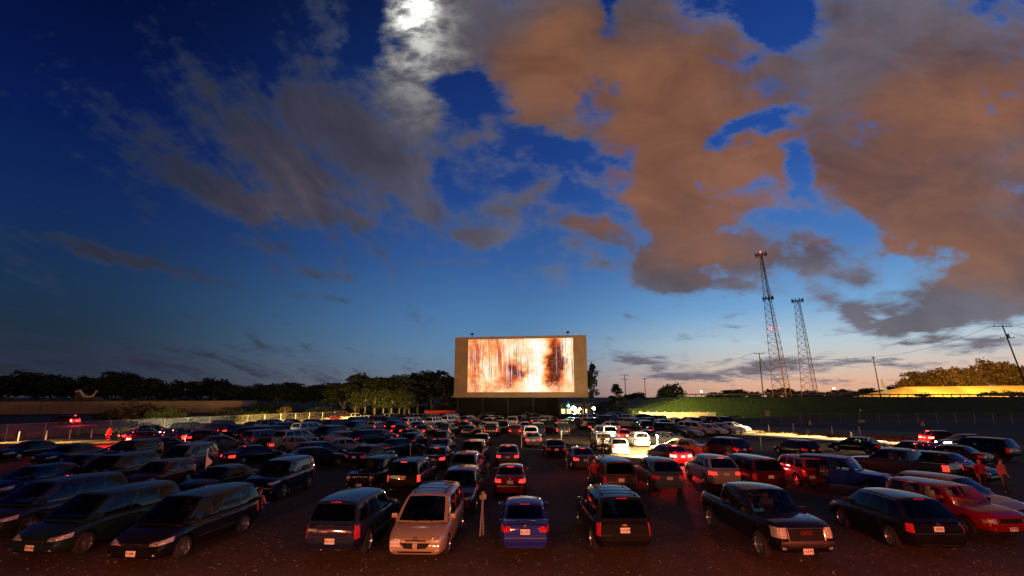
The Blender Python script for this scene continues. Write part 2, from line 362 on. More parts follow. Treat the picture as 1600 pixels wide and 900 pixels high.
# ------------------------------------------------------------------ car shapes
def interp(keys, y):
    if y <= keys[0][0]: return keys[0][1]
    for (a, va), (b, vb) in zip(keys, keys[1:]):
        if y <= b:
            t = (y - a) / (b - a); t = t * t * (3 - 2 * t) * .5 + t * .5
            return va + (vb - va) * t
    return keys[-1][1]
SPEC = {
 # L, W, H, belt, wheel radius, axles (front, rear), hull top profile, cabin y (rear base, rear top, front top, front base), roof half width
 'sedan': dict(L=4.7, W=1.78, H=1.42, belt=.93, r=.32, ax=(1.42, -1.30), top=[(-2.35, .86), (-2.1, .96), (-1.5, 1.0), (-.9, .96), (.8, .93), (1.5, .86), (2.1, .74), (2.35, .60)],
               cab=(-1.72, -1.02, .28, 1.08), rw=.58, sw=[(.07, .20), (.24, .52), (.56, .93)], zb=.22),
 'coupe': dict(L=4.5, W=1.75, H=1.36, belt=.90, r=.32, ax=(1.38, -1.25), top=[(-2.25, .80), (-2.0, .90), (-1.4, .95), (-.8, .93), (.7, .90), (1.4, .82), (2.0, .70), (2.25, .56)],
               cab=(-1.75, -.75, .22, 1.05), rw=.54, sw=[(.10, .38), (.43, .92)], zb=.21),
 'hatch': dict(L=4.1, W=1.72, H=1.46, belt=.92, r=.31, ax=(1.28, -1.25), top=[(-2.05, .84), (-1.9, .92), (-1.5, .95), (.7, .92), (1.3, .84), (1.85, .70), (2.05, .56)],
               cab=(-1.98, -1.50, .30, 1.02), rw=.59, sw=[(.06, .22), (.26, .54), (.58, .93)], zb=.20),
 'crossover': dict(L=4.75, W=1.86, H=1.66, belt=1.06, r=.36, ax=(1.40, -1.38), top=[(-2.37, .95), (-2.2, 1.05), (-1.6, 1.08), (.8, 1.05), (1.4, 1.0), (2.1, .88), (2.37, .70)],
               cab=(-2.28, -1.62, .35, 1.12), rw=.64, sw=[(.06, .24), (.28, .56), (.60, .93)], zb=.26),
 'suv': dict(L=4.85, W=1.88, H=1.76, belt=1.12, r=.38, ax=(1.50, -1.42), top=[(-2.42, 1.02), (-2.3, 1.12), (-1.6, 1.14), (.9, 1.12), (1.4, 1.10), (2.2, 1.02), (2.42, .84)],
               cab=(-2.36, -2.06, .45, 1.05), rw=.68, sw=[(.05, .25), (.29, .57), (.61, .93)], zb=.32),
 'jeep': dict(L=4.3, W=1.76, H=1.66, belt=1.08, r=.36, ax=(1.30, -1.27), top=[(-2.15, .98), (-2.08, 1.08), (-1.4, 1.09), (.7, 1.08), (1.2, 1.05), (2.05, .98), (2.15, .86)],
               cab=(-2.10, -1.92, .42, .88), rw=.68, sw=[(.05, .30), (.34, .60), (.64, .94)], zb=.36),
 'minivan': dict(L=5.0, W=1.95, H=1.74, belt=1.04, r=.34, ax=(1.55, -1.45), top=[(-2.5, .98), (-2.4, 1.06), (-1.7, 1.07), (.9, 1.04), (1.5, .98), (2.1, .84), (2.42, .68), (2.5, .55)],
               cab=(-2.44, -2.14, .62, 1.62), rw=.68, sw=[(.04, .30), (.33, .60), (.63, .88)], zb=.22),
 'pickup': dict(L=5.7, W=2.0, H=1.86, belt=1.22, r=.41, ax=(1.82, -1.80), top=[(-2.85, 1.20), (-2.7, 1.24), (-.8, 1.24), (1.0, 1.22), (1.5, 1.21), (2.6, 1.13), (2.85, .98)],
               cab=(-.98, -.80, .70, 1.35), rw=.74, sw=[(.06, .40), (.46, .93)], zb=.40),
}
V0, V1 = .10, .86
def cabin_fn(S):
    yRB, yRT, yWT, yWB = S['cab']; H = S['H']; zb = S['belt'] - .03; wb = S['W'] / 2 * .945; wr = S['rw'] + .06
    crown, bow, arch = .045, .10, .035
    def w(v): return wb + (wr - wb) * v ** 1.35 - (.05 * max(0, (v - .86) / .14) ** 2)
    def tap(u): return 1 - .07 * abs(2 * u - 1) ** 3
    def top(xn, u): return H - crown * xn * xn - arch * (2 * u - 1) ** 2
    def side(sgn, u, v):
        y = (yRB + (yRT - yRB) * v) * (1 - u) + (yWB + (yWT - yWB) * v) * u
        return Vector((sgn * w(v) * tap(u), y, zb + (top(1, u) - zb) * v))
    def front(xn, v):
        y = yWB + (yWT - yWB) * v + bow * (1 - xn * xn) * (1 - .5 * v)
        return Vector((xn * w(v) * tap(1), y, zb + (top(xn, 1) - zb) * v))
    def rear(xn, v):
        y = yRB + (yRT - yRB) * v - bow * .6 * (1 - xn * xn) * (1 - .5 * v)
        return Vector((xn * w(v) * tap(0), y, zb + (top(xn, 0) - zb) * v))
    def roof(xn, u):
        yf = front(xn, 1).y; yr = rear(xn, 1).y
        return Vector((xn * w(1) * tap(u), yr + (yf - yr) * u, top(xn, u)))
    return side, front, rear, roof
def grid(bm, fn, A, B, skip=None):
    V = [[bm.verts.new(fn(a, b)) for b in B] for a in A]
    for i in range(len(A) - 1):
        for j in range(len(B) - 1):
            am = (A[i] + A[i + 1]) / 2; bmid = (B[j] + B[j + 1]) / 2
            if skip and skip(am, bmid): continue
            bm.faces.new((V[i][j], V[i + 1][j], V[i + 1][j + 1], V[i][j + 1]))
def frange(a, b, n): return [a + (b - a) * i / n for i in range(n + 1)]
def lines(cuts, lo, hi, n):
    s = sorted(set([round(x, 5) for x in cuts + [lo, hi]])); out = []
    for a, b in zip(s, s[1:]):
        k = max(1, int(round((b - a) / (hi - lo) * n)))
        out += frange(a, b, k)[:-1]
    return out + [hi]
def hull_bm(S, hi=True):
    L, W, zb = S['L'], S['W'], S['zb']
    ts = [-1, -.985, -.95, -.88] + frange(-.78, .78, 12 if hi else 5) + [.88, .94, .975, 1]
    bm = bmesh.new(); rings = []
    for t in ts:
        y = t * L / 2; zt = interp(S['top'], y)
        wf = 1 - .15 * abs(t) ** 9 - .04 * abs(t) ** 3
        e = max(0, (abs(t) - .9) / .1)
        ww = W / 2 * wf; z0 = zb + .05 * e ** 2
        yy = y
        h = zt - z0
        prof = [(0, 0), (.80, 0), (.93, .05 / h), (.98, .22), (1, .45), (.985, .74), (.955, 1 - .07 / h), (.90, 1 - .015 / h), (.6, 1 + .015 / h), (0, 1 + .025 / h)]
        pts = []
        for (px_, pz_) in prof:
            bul = -.06 * e ** 3 * (2 * abs(pz_ - .42)) ** 2 * (1 if t > 0 else -1) if abs(t) == 1 else 0
            pts.append((px_ * ww, yy + bul, z0 + pz_ * h))
        ring = [bm.verts.new(p) for p in pts] + [bm.verts.new((-x, y_, z)) for (x, y_, z) in reversed(pts[1:-1])]
        rings.append(ring)
    n = len(rings[0])
    for A, B in zip(rings, rings[1:]):
        for k in range(n): bm.faces.new((A[k], A[(k + 1) % n], B[(k + 1) % n], B[k]))
    half = len(prof)
    for rg in (rings[0], rings[-1]):
        for k in range(half - 1):
            a, b = rg[k], rg[k + 1]; c, d = rg[(n - k - 1) % n], rg[(n - k) % n]
            vs = []
            for x in (a, b, c, d):
                if x not in vs: vs.append(x)
            if len(vs) >= 3: bm.faces.new(vs)
    bmesh.ops.recalc_face_normals(bm, faces=bm.faces)
    return bm
def carve(me, S, bed=False):
    """wheel wells (and a pickup's bed) cut out of the hull"""
    bm = bmesh.new()
    for ay in S['ax']:
        for s in (-1, 1):
            r = bmesh.ops.create_cone(bm, cap_ends=True, segments=26, radius1=S['r'] + .075, radius2=S['r'] + .075, depth=.5)
            bmesh.ops.transform(bm, matrix=Matrix.Translation((s * (S['W'] / 2), ay, S['r'] + .02)) @ Matrix.Rotation(R(90), 4, 'Y'), verts=r['verts'])
    if bed:
        r = bmesh.ops.create_cube(bm, size=1)
        bmesh.ops.transform(bm, matrix=Matrix.Translation((0, -1.9, 1.2)) @ Matrix.Diagonal((1.55, 1.66, .9, 1)), verts=r['verts'])
    cut = bpy.data.meshes.new('cut'); bm.to_mesh(cut); bm.free(); cut.materials.append(UNDER)
    a = bpy.data.objects.new('a', me); b = bpy.data.objects.new('b', cut); C.objects.link(a); C.objects.link(b)
    md = a.modifiers.new('b', 'BOOLEAN'); md.object = b; md.operation = 'DIFFERENCE'; md.solver = 'EXACT'; md.material_mode = 'TRANSFER'
    bpy.context.view_layer.update()
    r = bpy.data.meshes.new_from_object(a.evaluated_get(bpy.context.evaluated_depsgraph_get()))
    bpy.data.objects.remove(a); bpy.data.objects.remove(b)
    return r
def decal(bvh, quad, d, t=.012, n=(6, 3), back=.02, origin=6):
    """a thin piece lying on the hull: quad corners projected along d"""
    d = Vector(d).normalized(); bm = bmesh.new(); q = [Vector(p) for p in quad]; front = []; hid = []
    for i in range(n[0] + 1):
        fr, bk = [], []
        for j in range(n[1] + 1):
            a, b = i / n[0], j / n[1]
            p = (q[0] * (1 - a) + q[1] * a) * (1 - b) + (q[3] * (1 - a) + q[2] * a) * b
            o = p - d * origin
            loc, nor, _, _ = bvh.ray_cast(o, d)
            if loc is None: loc, nor, _, _ = bvh.find_nearest(p)
            edge = i in (0, n[0]) or j in (0, n[1])
            fr.append(bm.verts.new(loc - d * (t if not edge else t * .7))); bk.append(bm.verts.new(loc + d * back))
        front.append(fr); hid.append(bk)
    for i in range(n[0]):
        for j in range(n[1]): bm.faces.new((front[i][j], front[i + 1][j], front[i + 1][j + 1], front[i][j + 1]))
    def skirt(F, B):
        for k in range(len(F) - 1): bm.faces.new((F[k], F[k + 1], B[k + 1], B[k]))
    skirt(front[0], hid[0]); skirt(front[-1], hid[-1])
    skirt([r[0] for r in front], [r[0] for r in hid]); skirt([r[-1] for r in front], [r[-1] for r in hid])
    return bm
def wheel_meshes(r, style):
    bm = bmesh.new()
    wd = .105
    lathe(bm, [(r * .64, -wd), (r * .9, -wd * 1.02), (r * .97, -wd * .85), (r, -wd * .5), (r, wd * .5), (r * .97, wd * .85), (r * .9, wd * 1.02), (r * .64, wd)], 'X', 28)
    ty = bm_mesh('tyre', bm, 40)
    bm = bmesh.new()
    lathe(bm, [(r * .66, -.02), (r * .67, .1), (r * .63, .105), (r * .60, .06)], 'X', 28)
    if style == 'cover':
        rg = lathe(bm, [(r * .60, .06), (r * .5, .075), (r * .3, .085), (r * .08, .09)], 'X', 28)
    else:
        ns = {'five': 5, 'six': 6, 'ten': 10}[style]
        lathe(bm, [(r * .17, .03), (r * .17, .085), (r * .05, .095)], 'X', 16)
        for k in range(ns):
            a = 2 * math.pi * k / ns
            M = Matrix.Rotation(a, 3, 'X')
            wv = .055 if ns > 6 else .10
            q = [(-.5, .1), (.5, .1), (.36, .62), (-.36, .62)]
            vs = [bm.verts.new(M @ Vector((.078 if rr < .3 else .07, t * wv * (1 + rr), rr * r))) for (t, rr) in q]
            vb = [bm.verts.new(M @ Vector((.03, t * wv * (1 + rr), rr * r))) for (t, rr) in q]
            bm.faces.new(vs)
            for i in range(4): bm.faces.new((vs[i], vs[(i + 1) % 4], vb[(i + 1) % 4], vb[i]))
    rm = bm_mesh('rim', bm, 40)
    bm = bmesh.new()
    lathe(bm, [(r * .62, .0), (.001, .0)], 'X', 20)
    return ty, rm, bm_mesh('wheel', bm)
WH = {}
MODELS = {}
def build_model(key, kind, lod=0, mod=None):
    """mesh data for the parts of one kind of car, as a list of (name, mesh, slot material, sub-parts, matrix)"""
    if key in MODELS: return MODELS[key]
    S = dict(SPEC[kind]); S.update(mod or {})
    L, W, H = S['L'], S['W'], S['H']
    hb = hull_bm(S, lod < 2)
    bvh = BVHTree.FromBMesh(hb)
    me = bpy.data.meshes.new('hull'); hb.to_mesh(me); hb.free(); me.materials.append(PAINT['black'])
    if lod < 2: me = carve(me, S, kind == 'pickup')
    bm = bmesh.new(); bm.from_mesh(me); bpy.data.meshes.remove(me)
    side, front, rear, roof = cabin_fn(S)
    cb = bmesh.new()
    us = lines([x for s in S['sw'] for x in s], 0, 1, 14 if lod < 2 else 5); vs = lines([V0, V1], 0, 1, 7 if lod < 2 else 3)
    xs = lines([-.88, .88], -1, 1, 10 if lod < 2 else 4)
    inwin = lambda u_, v_: V0 < v_ < V1 and any(a < u_ < b for a, b in S['sw'])
    infr = lambda x_, v_: .06 < v_ < .93 and abs(x_) < .88
    vf = lines([.06, .93], 0, 1, 7 if lod < 2 else 3)
    vr = lines([.16 if kind != 'sedan' else .08, .88], 0, 1, 7 if lod < 2 else 3)
    inrr = lambda x_, v_: vr[1] - 1e-3 < v_ < .88 and abs(x_) < .88
    rlo = .16 if kind != 'sedan' else .08
    inrr = lambda x_, v_: rlo < v_ < .88 and abs(x_) < .88
    for s in (-1, 1): grid(cb, lambda a, b: side(s, a, b), us, vs, inwin)
    grid(cb, front, xs, vf, infr); grid(cb, rear, xs, vr, inrr); grid(cb, roof, xs, us)
    bmesh.ops.remove_doubles(cb, verts=cb.verts, dist=.002)
    bmesh.ops.recalc_face_normals(cb, faces=cb.faces)
    es = [e for e in cb.edges if len(e.link_faces) == 2 and e.calc_face_angle(0) > R(24) and min(v_.co.z for v_ in e.verts) > S['belt'] + .3]
    if es: bmesh.ops.bevel(cb, geom=es, offset=.03, segments=3, affect='EDGES', profile=.5, clamp_overlap=True)
    tmp = bpy.data.meshes.new('t'); cb.to_mesh(tmp); cb.free(); bm.from_mesh(tmp); bpy.data.meshes.remove(tmp)
    body = bm_mesh('body', bm, 38)
    body.materials.clear(); body.materials.append(PAINT['black']); body.materials.append(UNDER)
    parts = [('body', body, 'PAINT', [], None)]
    P = lambda name, bm_, mat, subs=(), M=None, sm=35: parts.append((name, bm_mesh(name, bm_, sm), mat, list(subs), M))
    gl = DGLASS if kind in ('suv', 'minivan', 'crossover') else GLASS
    fg = GLASS
    if lod >= 2: gl = fg = OGLASS
    def glasspart(name, fn, A, B, keep, mat):
        b_ = bmesh.new(); grid(b_, fn, A, B, lambda a, b: not keep(a, b))
        for vv in [v_ for v_ in b_.verts if not v_.link_faces]: b_.verts.remove(vv)
        P(name, b_, mat, sm=60)
    glasspart('windshield', front, xs, vf, infr, fg)
    glasspart('rear_window', rear, xs, vr, inrr, gl)
    for s in (-1, 1):
        for k, (a, b) in enumerate(S['sw']):
            glasspart('side_window', lambda u_, v_: side(s, u_, v_), us, vs, lambda u_, v_: V0 < v_ < V1 and a < u_ < b, fg if k == len(S['sw']) - 1 else gl)
    # wheels
    sty = S.get('rim', 'five')
    kk = (S['r'], sty)
    if kk not in WH: WH[kk] = wheel_meshes(*kk)
    ty, rm, hubm = WH[kk]
    for ay in S['ax']:
        for s in (-1, 1):
            M = Matrix.Translation((s * (W / 2 - .125), ay, S['r'])) @ Matrix.Rotation(0 if s > 0 else math.pi, 4, 'Z')
            parts.append(('wheel', hubm, UNDER, [('tyre', ty, TYRE), ('rim', rm, RIM)] if lod < 2 else [('tyre', ty, TYRE)], M))
    # lamps
    yF, yR = L / 2, -L / 2
    def top(y): return interp(S['top'], y)
    zf = top(yF - .08); zr = top(yR + .05)
    hl_ = S.get('head', 'wrap')
    for s in (-1, 1):
        if hl_ == 'wrap':   # long lens that sweeps round the corner
            q = [(s * (W * .26), yF, zf - .10), (s * (W * .49), yF - .42, zf - .03), (s * (W * .49), yF - .42, zf + .10), (s * (W * .28), yF, zf - .0)]
            P('headlight', decal(bvh, q, (-s * .45, -1, 0), .012, (7, 3)), 'HEAD')
        elif hl_ == 'block':
            q = [(s * (W * .30), yF, zf - .32), (s * (W * .475), yF - .05, zf - .32), (s * (W * .475), yF - .05, zf - .03), (s * (W * .30), yF, zf - .03)]
            P('headlight', decal(bvh, q, (-s * .12, -1, 0), .02, (6, 4)), 'HEAD')
        else:               # small oblong lamp with an amber strip under it
            q = [(s * (W * .30), yF, zf - .19), (s * (W * .46), yF, zf - .19), (s * (W * .46), yF, zf - .05), (s * (W * .30), yF, zf - .05)]
            P('headlight', decal(bvh, q, (0, -1, 0), .02, (4, 3)), 'HEAD')
        if lod == 0:
            q = [(s * (W * .31), yF, zf - .27), (s * (W * .46), yF, zf - .27), (s * (W * .46), yF, zf - .215), (s * (W * .31), yF, zf - .215)]
            if hl_ != 'wrap': P('turn_signal', decal(bvh, q, (0, -1, 0), .016, (4, 1)), AMBER)
            q = [(s * W * .33, yF, S['zb'] + .12), (s * W * .39, yF, S['zb'] + .12), (s * W * .39, yF, S['zb'] + .19), (s * W * .33, yF, S['zb'] + .19)]
            P('fog_lamp', decal(bvh, q, (0, -1, 0), .018, (3, 3)), HEAD)
        tl = S.get('tail', 'tall' if kind in ('suv', 'minivan', 'jeep', 'pickup') else 'wide')
        if tl == 'tall':
            TH = S.get('th', .40); zt_ = zr + .02; q = [(s * W * .405, yR, zt_ - TH), (s * W * .49, yR + .06, zt_ - TH), (s * W * .48, yR + .06, zt_), (s * W * .40, yR, zt_)]
            P('tail_light', decal(bvh, q, (-s * .3, 1, 0), .018, (4, 5)), 'TAIL')
        else:
            q = [(s * W * .27, yR, zr - .20), (s * W * .50, yR + .2, zr - .22), (s * W * .50, yR + .2, zr - .02), (s * W * .30, yR, zr - .05)]
            P('tail_light', decal(bvh, q, (-s * .35, 1, 0), .014, (6, 3)), 'TAIL')
    # plate on the rear
    pz = S.get('pz', zr - .17 if kind not in ('minivan',) else zr - .2)
    def plate(y, z, x=0, flip=1, txt=None):
        b_ = bmesh.new(); box(b_, (0, 0, 0), (.31, .012, .16), bevel=.004)
        loc, nor, _, _ = bvh.ray_cast(Vector((x, y * 1.5, z)), Vector((0, -y, 0)).normalized())
        yy_ = loc.y if loc is not None else y
        parts.append(('license_plate', bm_mesh('license_plate', b_, 35), PLATE, [('lettering', plate_text(txt, flip), PLATEINK)] if lod == 0 and txt else [], Matrix.Translation((x, yy_ + flip * .03, z))))
    if lod < 2: plate(yR, pz, S.get('px', 0), -1, S.get('rtxt'))
    if S.get('ftxt') or S.get('fplate'): plate(yF, S.get('fz', S['zb'] + .24), S.get('fx', 0), 1, S.get('ftxt'))
    if lod < 2:
        b_ = decal(bvh, [(-.16 * W / 2, yR, H), (.16 * W / 2, yR, H), (.16 * W / 2, yR, H), (-.16 * W / 2, yR, H)], (0, 1, 0)); b_.free()
        # grille
        g = S.get('grille', (.24, .14))
        b_ = decal(bvh, [(-W * g[0], yF, zf - .05 - g[1]), (W * g[0], yF, zf - .05 - g[1]), (W * g[0], yF, zf - .05), (-W * g[0], yF, zf - .05)], (0, -1, 0), .008, (8, 3))
        P('grille', b_, TRIM)
        b_ = bmesh.new()
        gs = S.get('slats', 0)
        for k in range(gs):
            x = (-1 + 2 * (k + .5) / gs) * W * g[0]
            loc = bvh.ray_cast(Vector((x, yF + 2, zf - .05 - g[1] / 2)), Vector((0, -1, 0)))[0]
            if loc is not None: box(b_, (x, loc.y + .014, loc.z), (.022, .02, g[1] * .86), bevel=.004)
        if S.get('gframe'):
            for zz in (zf - .05, zf - .05 - g[1]):
                pts = []
                for k in range(9):
                    x = (-1 + 2 * k / 8) * W * g[0]; loc = bvh.ray_cast(Vector((x, yF + 2, zz)), Vector((0, -1, 0)))[0]
                    if loc is not None: pts.append(loc + Vector((0, .014, 0)))
                if len(pts) > 2: tube(b_, pts, .016, 6)
            for x in (-W * g[0], W * g[0]):
                pts = [bvh.ray_cast(Vector((x, yF + 2, zf - .05 - g[1] * k / 3)), Vector((0, -1, 0)))[0] for k in range(4)]
                pts = [p + Vector((0, .014, 0)) for p in pts if p is not None]
                if len(pts) > 2: tube(b_, pts, .016, 6)
        if len(b_.verts): P('grille_trim', b_, CHROME)
        else: b_.free()
        if S.get('kidney'):
            for s in (-1, 1):
                pz_ = S['zb'] + .27
                q = [(s * .07, yF, pz_ - .075), (s * .34, yF, pz_ - .06), (s * .46, yF, pz_ + .085), (s * .07, yF, pz_ + .085)]
                P('grille_opening', decal(bvh, q, (0, -1, 0), .012, (5, 3)), TRIM)
            P('air_intake', decal(bvh, [(-.5, yF, S['zb'] + .08), (.5, yF, S['zb'] + .08), (.55, yF, S['zb'] + .13), (-.55, yF, S['zb'] + .13)], (0, -1, 0), .012, (8, 1)), TRIM)
        # bumper faces
        bz = S.get('bz', S['zb'] + .22); bh = S.get('bh', .09)
        bmat = CHROME if S.get('cbump') else TRIM
        for y_, nm, dr in ((yF, 'front_bumper', -1), (yR, 'rear_bumper', 1)):
            if nm == 'front_bumper' and S.get('kidney'): continue
            b_ = decal(bvh, [(-W * .47, y_, bz - bh), (W * .47, y_, bz - bh), (W * .47, y_, bz + bh), (-W * .47, y_, bz + bh)], (0, dr, 0), .03, (14, 3), .05)
            P(nm, b_, bmat if S.get('cbump') or S.get('tbump') else 'PAINT')
        # mirrors
        for s in (-1, 1):
            b_ = bmesh.new(); p = side(s, .93, .12)
            box(b_, p + Vector((s * .12, .02, .03)), (.2, .09, .15), bevel=.03)
            box(b_, p + Vector((s * .02, .02, -.01)), (.1, .05, .05), bevel=.01)
            P('side_mirror', b_, 'PAINT' if kind != 'jeep' else TRIM)
        # door handles, door seams and sill mouldings
        for s in (-1, 1):
            for yy_ in ([.05, -.95] if len(S['sw']) > 2 else [-.2]):
                zc = S['belt'] - .12; loc = bvh.ray_cast(Vector((s * 3, yy_, zc)), Vector((-s, 0, 0)))[0]
                if loc is not None:
                    b_ = bmesh.new(); box(b_, loc + Vector((s * .015, 0, 0)), (.03, .17, .035), bevel=.008); P('door_handle', b_, 'PAINT')
            b_ = bmesh.new()
            for yy_ in ((1.02, -.0, -1.0) if kind != 'pickup' else (1.2, .1, -.85)):
                if lod: continue
                zs = frange(S['zb'] + .1, S['belt'] - .05, 6); pp = [bvh.ray_cast(Vector((s * 3, yy_, z)), Vector((-s, 0, 0)))[0] for z in zs]
                pp = [p_ for p_ in pp if p_ is not None]
                if len(pp) > 2: tube(b_, pp, .006, 5)
            if len(b_.verts): P('door_seam', b_, UNDER)
            else: b_.free()
            if S.get('mould') and lod == 0:
                b_ = decal(bvh, [(s * 1, -.95, .52), (s * 1, .95, .52), (s * 1, .95, .57), (s * 1, -.95, .57)], (-s, 0, 0), .014, (10, 1)); P('side_moulding', b_, CHROME)
        # third brake light, wiper, interior
        pt = rear(0, .95)
        b_ = bmesh.new(); box(b_, pt + Vector((0, -.012, .0)), (.34, .03, .028), bevel=.006); P('brake_light', b_, 'TAIL')
        if lod == 0:
            b_ = bmesh.new()
            for x0 in (-.42, .12): tube(b_, [front(x0 / .9, .03) + Vector((0, .02, .01)), front((x0 + .5) / .9, .16) + Vector((0, .012, .012))], .009, 5)
            P('wiper', b_, TRIM)
            b_ = bmesh.new(); tube(b_, [roof(.55, .08) , roof(.55, .08) + Vector((0, -.08, .26))], .004, 5); P('antenna', b_, TRIM)
        b_ = bmesh.new()
        yS = S['cab'][3] - (1.35 if kind != 'minivan' else 1.6)
        rows = [yS] + ([yS - .95] if kind != 'coupe' else [yS - .8]) + ([yS - 1.75] if kind in ('minivan',) else [])
        if kind == 'pickup': rows = [yS, yS - .75]
        for y_ in [max(y__, S["cab"][1] + .08) for y__ in rows]:
            for x_ in (-.4, .4):
                pass
                box(b_, (x_, y_, S['belt'] - .02), (.46, .14, .5), Matrix.Rotation(R(10), 3, 'X'), bevel=.04)
                box(b_, (x_, y_ - .06, S['belt'] + .33), (.24, .09, .17), bevel=.03)
        P('seat', b_, SEATM)
        b_ = bmesh.new(); box(b_, (0, S['cab'][3] - .28, S['belt'] - .08), (W * .8, .5, .14), bevel=.04)
        rg = []
        for k in range(13):
            a = 2 * math.pi * k / 12; rg.append(Vector((-.38 + .17 * math.cos(a), S['cab'][3] - .62 + .05 * math.sin(a), S['belt'] + .03 + .16 * math.sin(a))))
        tube(b_, rg, .014, 5, caps=False); P('dashboard', b_, TRIM)
        if S.get('rack'):
            b_ = bmesh.new()
            for s in (-1, 1):
                tube(b_, [roof(s * .82, u_) + Vector((0, 0, .055 if 0 < i < 6 else .0)) for i, u_ in enumerate(frange(.1, .92, 6))], .018, 6)
            for u_ in S['rack']:
                tube(b_, [roof(x_, u_) + Vector((0, 0, .05)) for x_ in frange(-.82, .82, 4)], .014, 6)
            P('roof_rack', b_, TRIM if not S.get('rackc') else CHROME)
        if kind == 'pickup':
            b_ = bmesh.new(); box(b_, (0, -1.9, .77), (1.5, 1.62, .03)); P('bed_liner', b_, TRIM)
            b_ = decal(bvh, [(-W * .36, yR, zr - .42), (W * .36, yR, zr - .42), (W * .36, yR, zr - .03), (-W * .36, yR, zr - .03)], (0, 1, 0), .012, (8, 3)); P('tailgate', b_, 'PAINT')
        if S.get('spare'):
            b_ = bmesh.new(); box(b_, (.15, yR - .1, .95), (.2, .12, .2), bevel=.02)
            parts.append(('spare_wheel', bm_mesh('spare_wheel', b_, 35), TRIM, [('tyre', ty, TYRE), ('rim', rm, RIM)], Matrix.Translation((0, 0, 0))))
    for f_ in S.get('extra', []): f_(parts, P, bvh, S, dict(yF=yF, yR=yR, zf=zf, zr=zr, side=side, front=front, rear=rear, roof=roof))
    MODELS[key] = (parts, S)
    return MODELS[key]
PT = {}
def plate_text(txt, flip):
    if (txt, flip) not in PT:
        me = text_mesh(txt, .105, .002)
        me.transform(Matrix.Scale(.78, 4, (1, 0, 0))); me.transform(Matrix.Rotation(R(90), 4, 'X'))
        if flip > 0: me.transform(Matrix.Rotation(R(180), 4, 'Z'))
        me.transform(Matrix.Translation((0, flip * .009, 0))); me.materials.append(PLATEINK); PT[(txt, flip)] = me
    return PT[(txt, flip)]
KINDNAME = {'sedan': ('parked_sedan', 'car'), 'coupe': ('parked_coupe', 'car'), 'hatch': ('parked_hatchback', 'car'), 'crossover': ('parked_crossover', 'car'),
            'suv': ('parked_suv', 'suv'), 'jeep': ('parked_suv', 'suv'), 'minivan': ('parked_minivan', 'minivan'), 'pickup': ('parked_pickup_truck', 'pickup truck')}
def slot(o, i, m):
    s = o.material_slots[i]; s.link = 'OBJECT'; s.material = m
def add_car(key, kind, loc, head, colour, label, group, lod=0, tail=None, headm=None, mod=None):
    parts, S = build_model(key, kind, lod, mod)
    nm, cat = KINDNAME[kind]
    root = empty(nm, (loc[0], loc[1], loc[2] if len(loc) > 2 else 0.0), -R(head)); tag(root, label, cat, group)
    for (name, me, mat, subs, M) in parts:
        if not me.materials: me.materials.append(mat if not isinstance(mat, str) else PAINT['black'])
        o = bpy.data.objects.new(name, me); C.objects.link(o); o.parent = root
        if M is not None: o.matrix_local = M
        if mat == 'PAINT': slot(o, 0, PAINT[colour])
        elif mat == 'TAIL': slot(o, 0, tail or TAIL)
        elif mat == 'HEAD': slot(o, 0, headm or HEAD)
        for (sn, sm, smt) in subs:
            if not sm.materials: sm.materials.append(smt)
            c = bpy.data.objects.new(sn, sm); C.objects.link(c); c.parent = o
            if name == 'spare_wheel':
                c.matrix_local = Matrix.Translation((.12, S['L'] * -.5 - .16, .98)) @ Matrix.Rotation(R(-90), 4, 'Z')
    return root
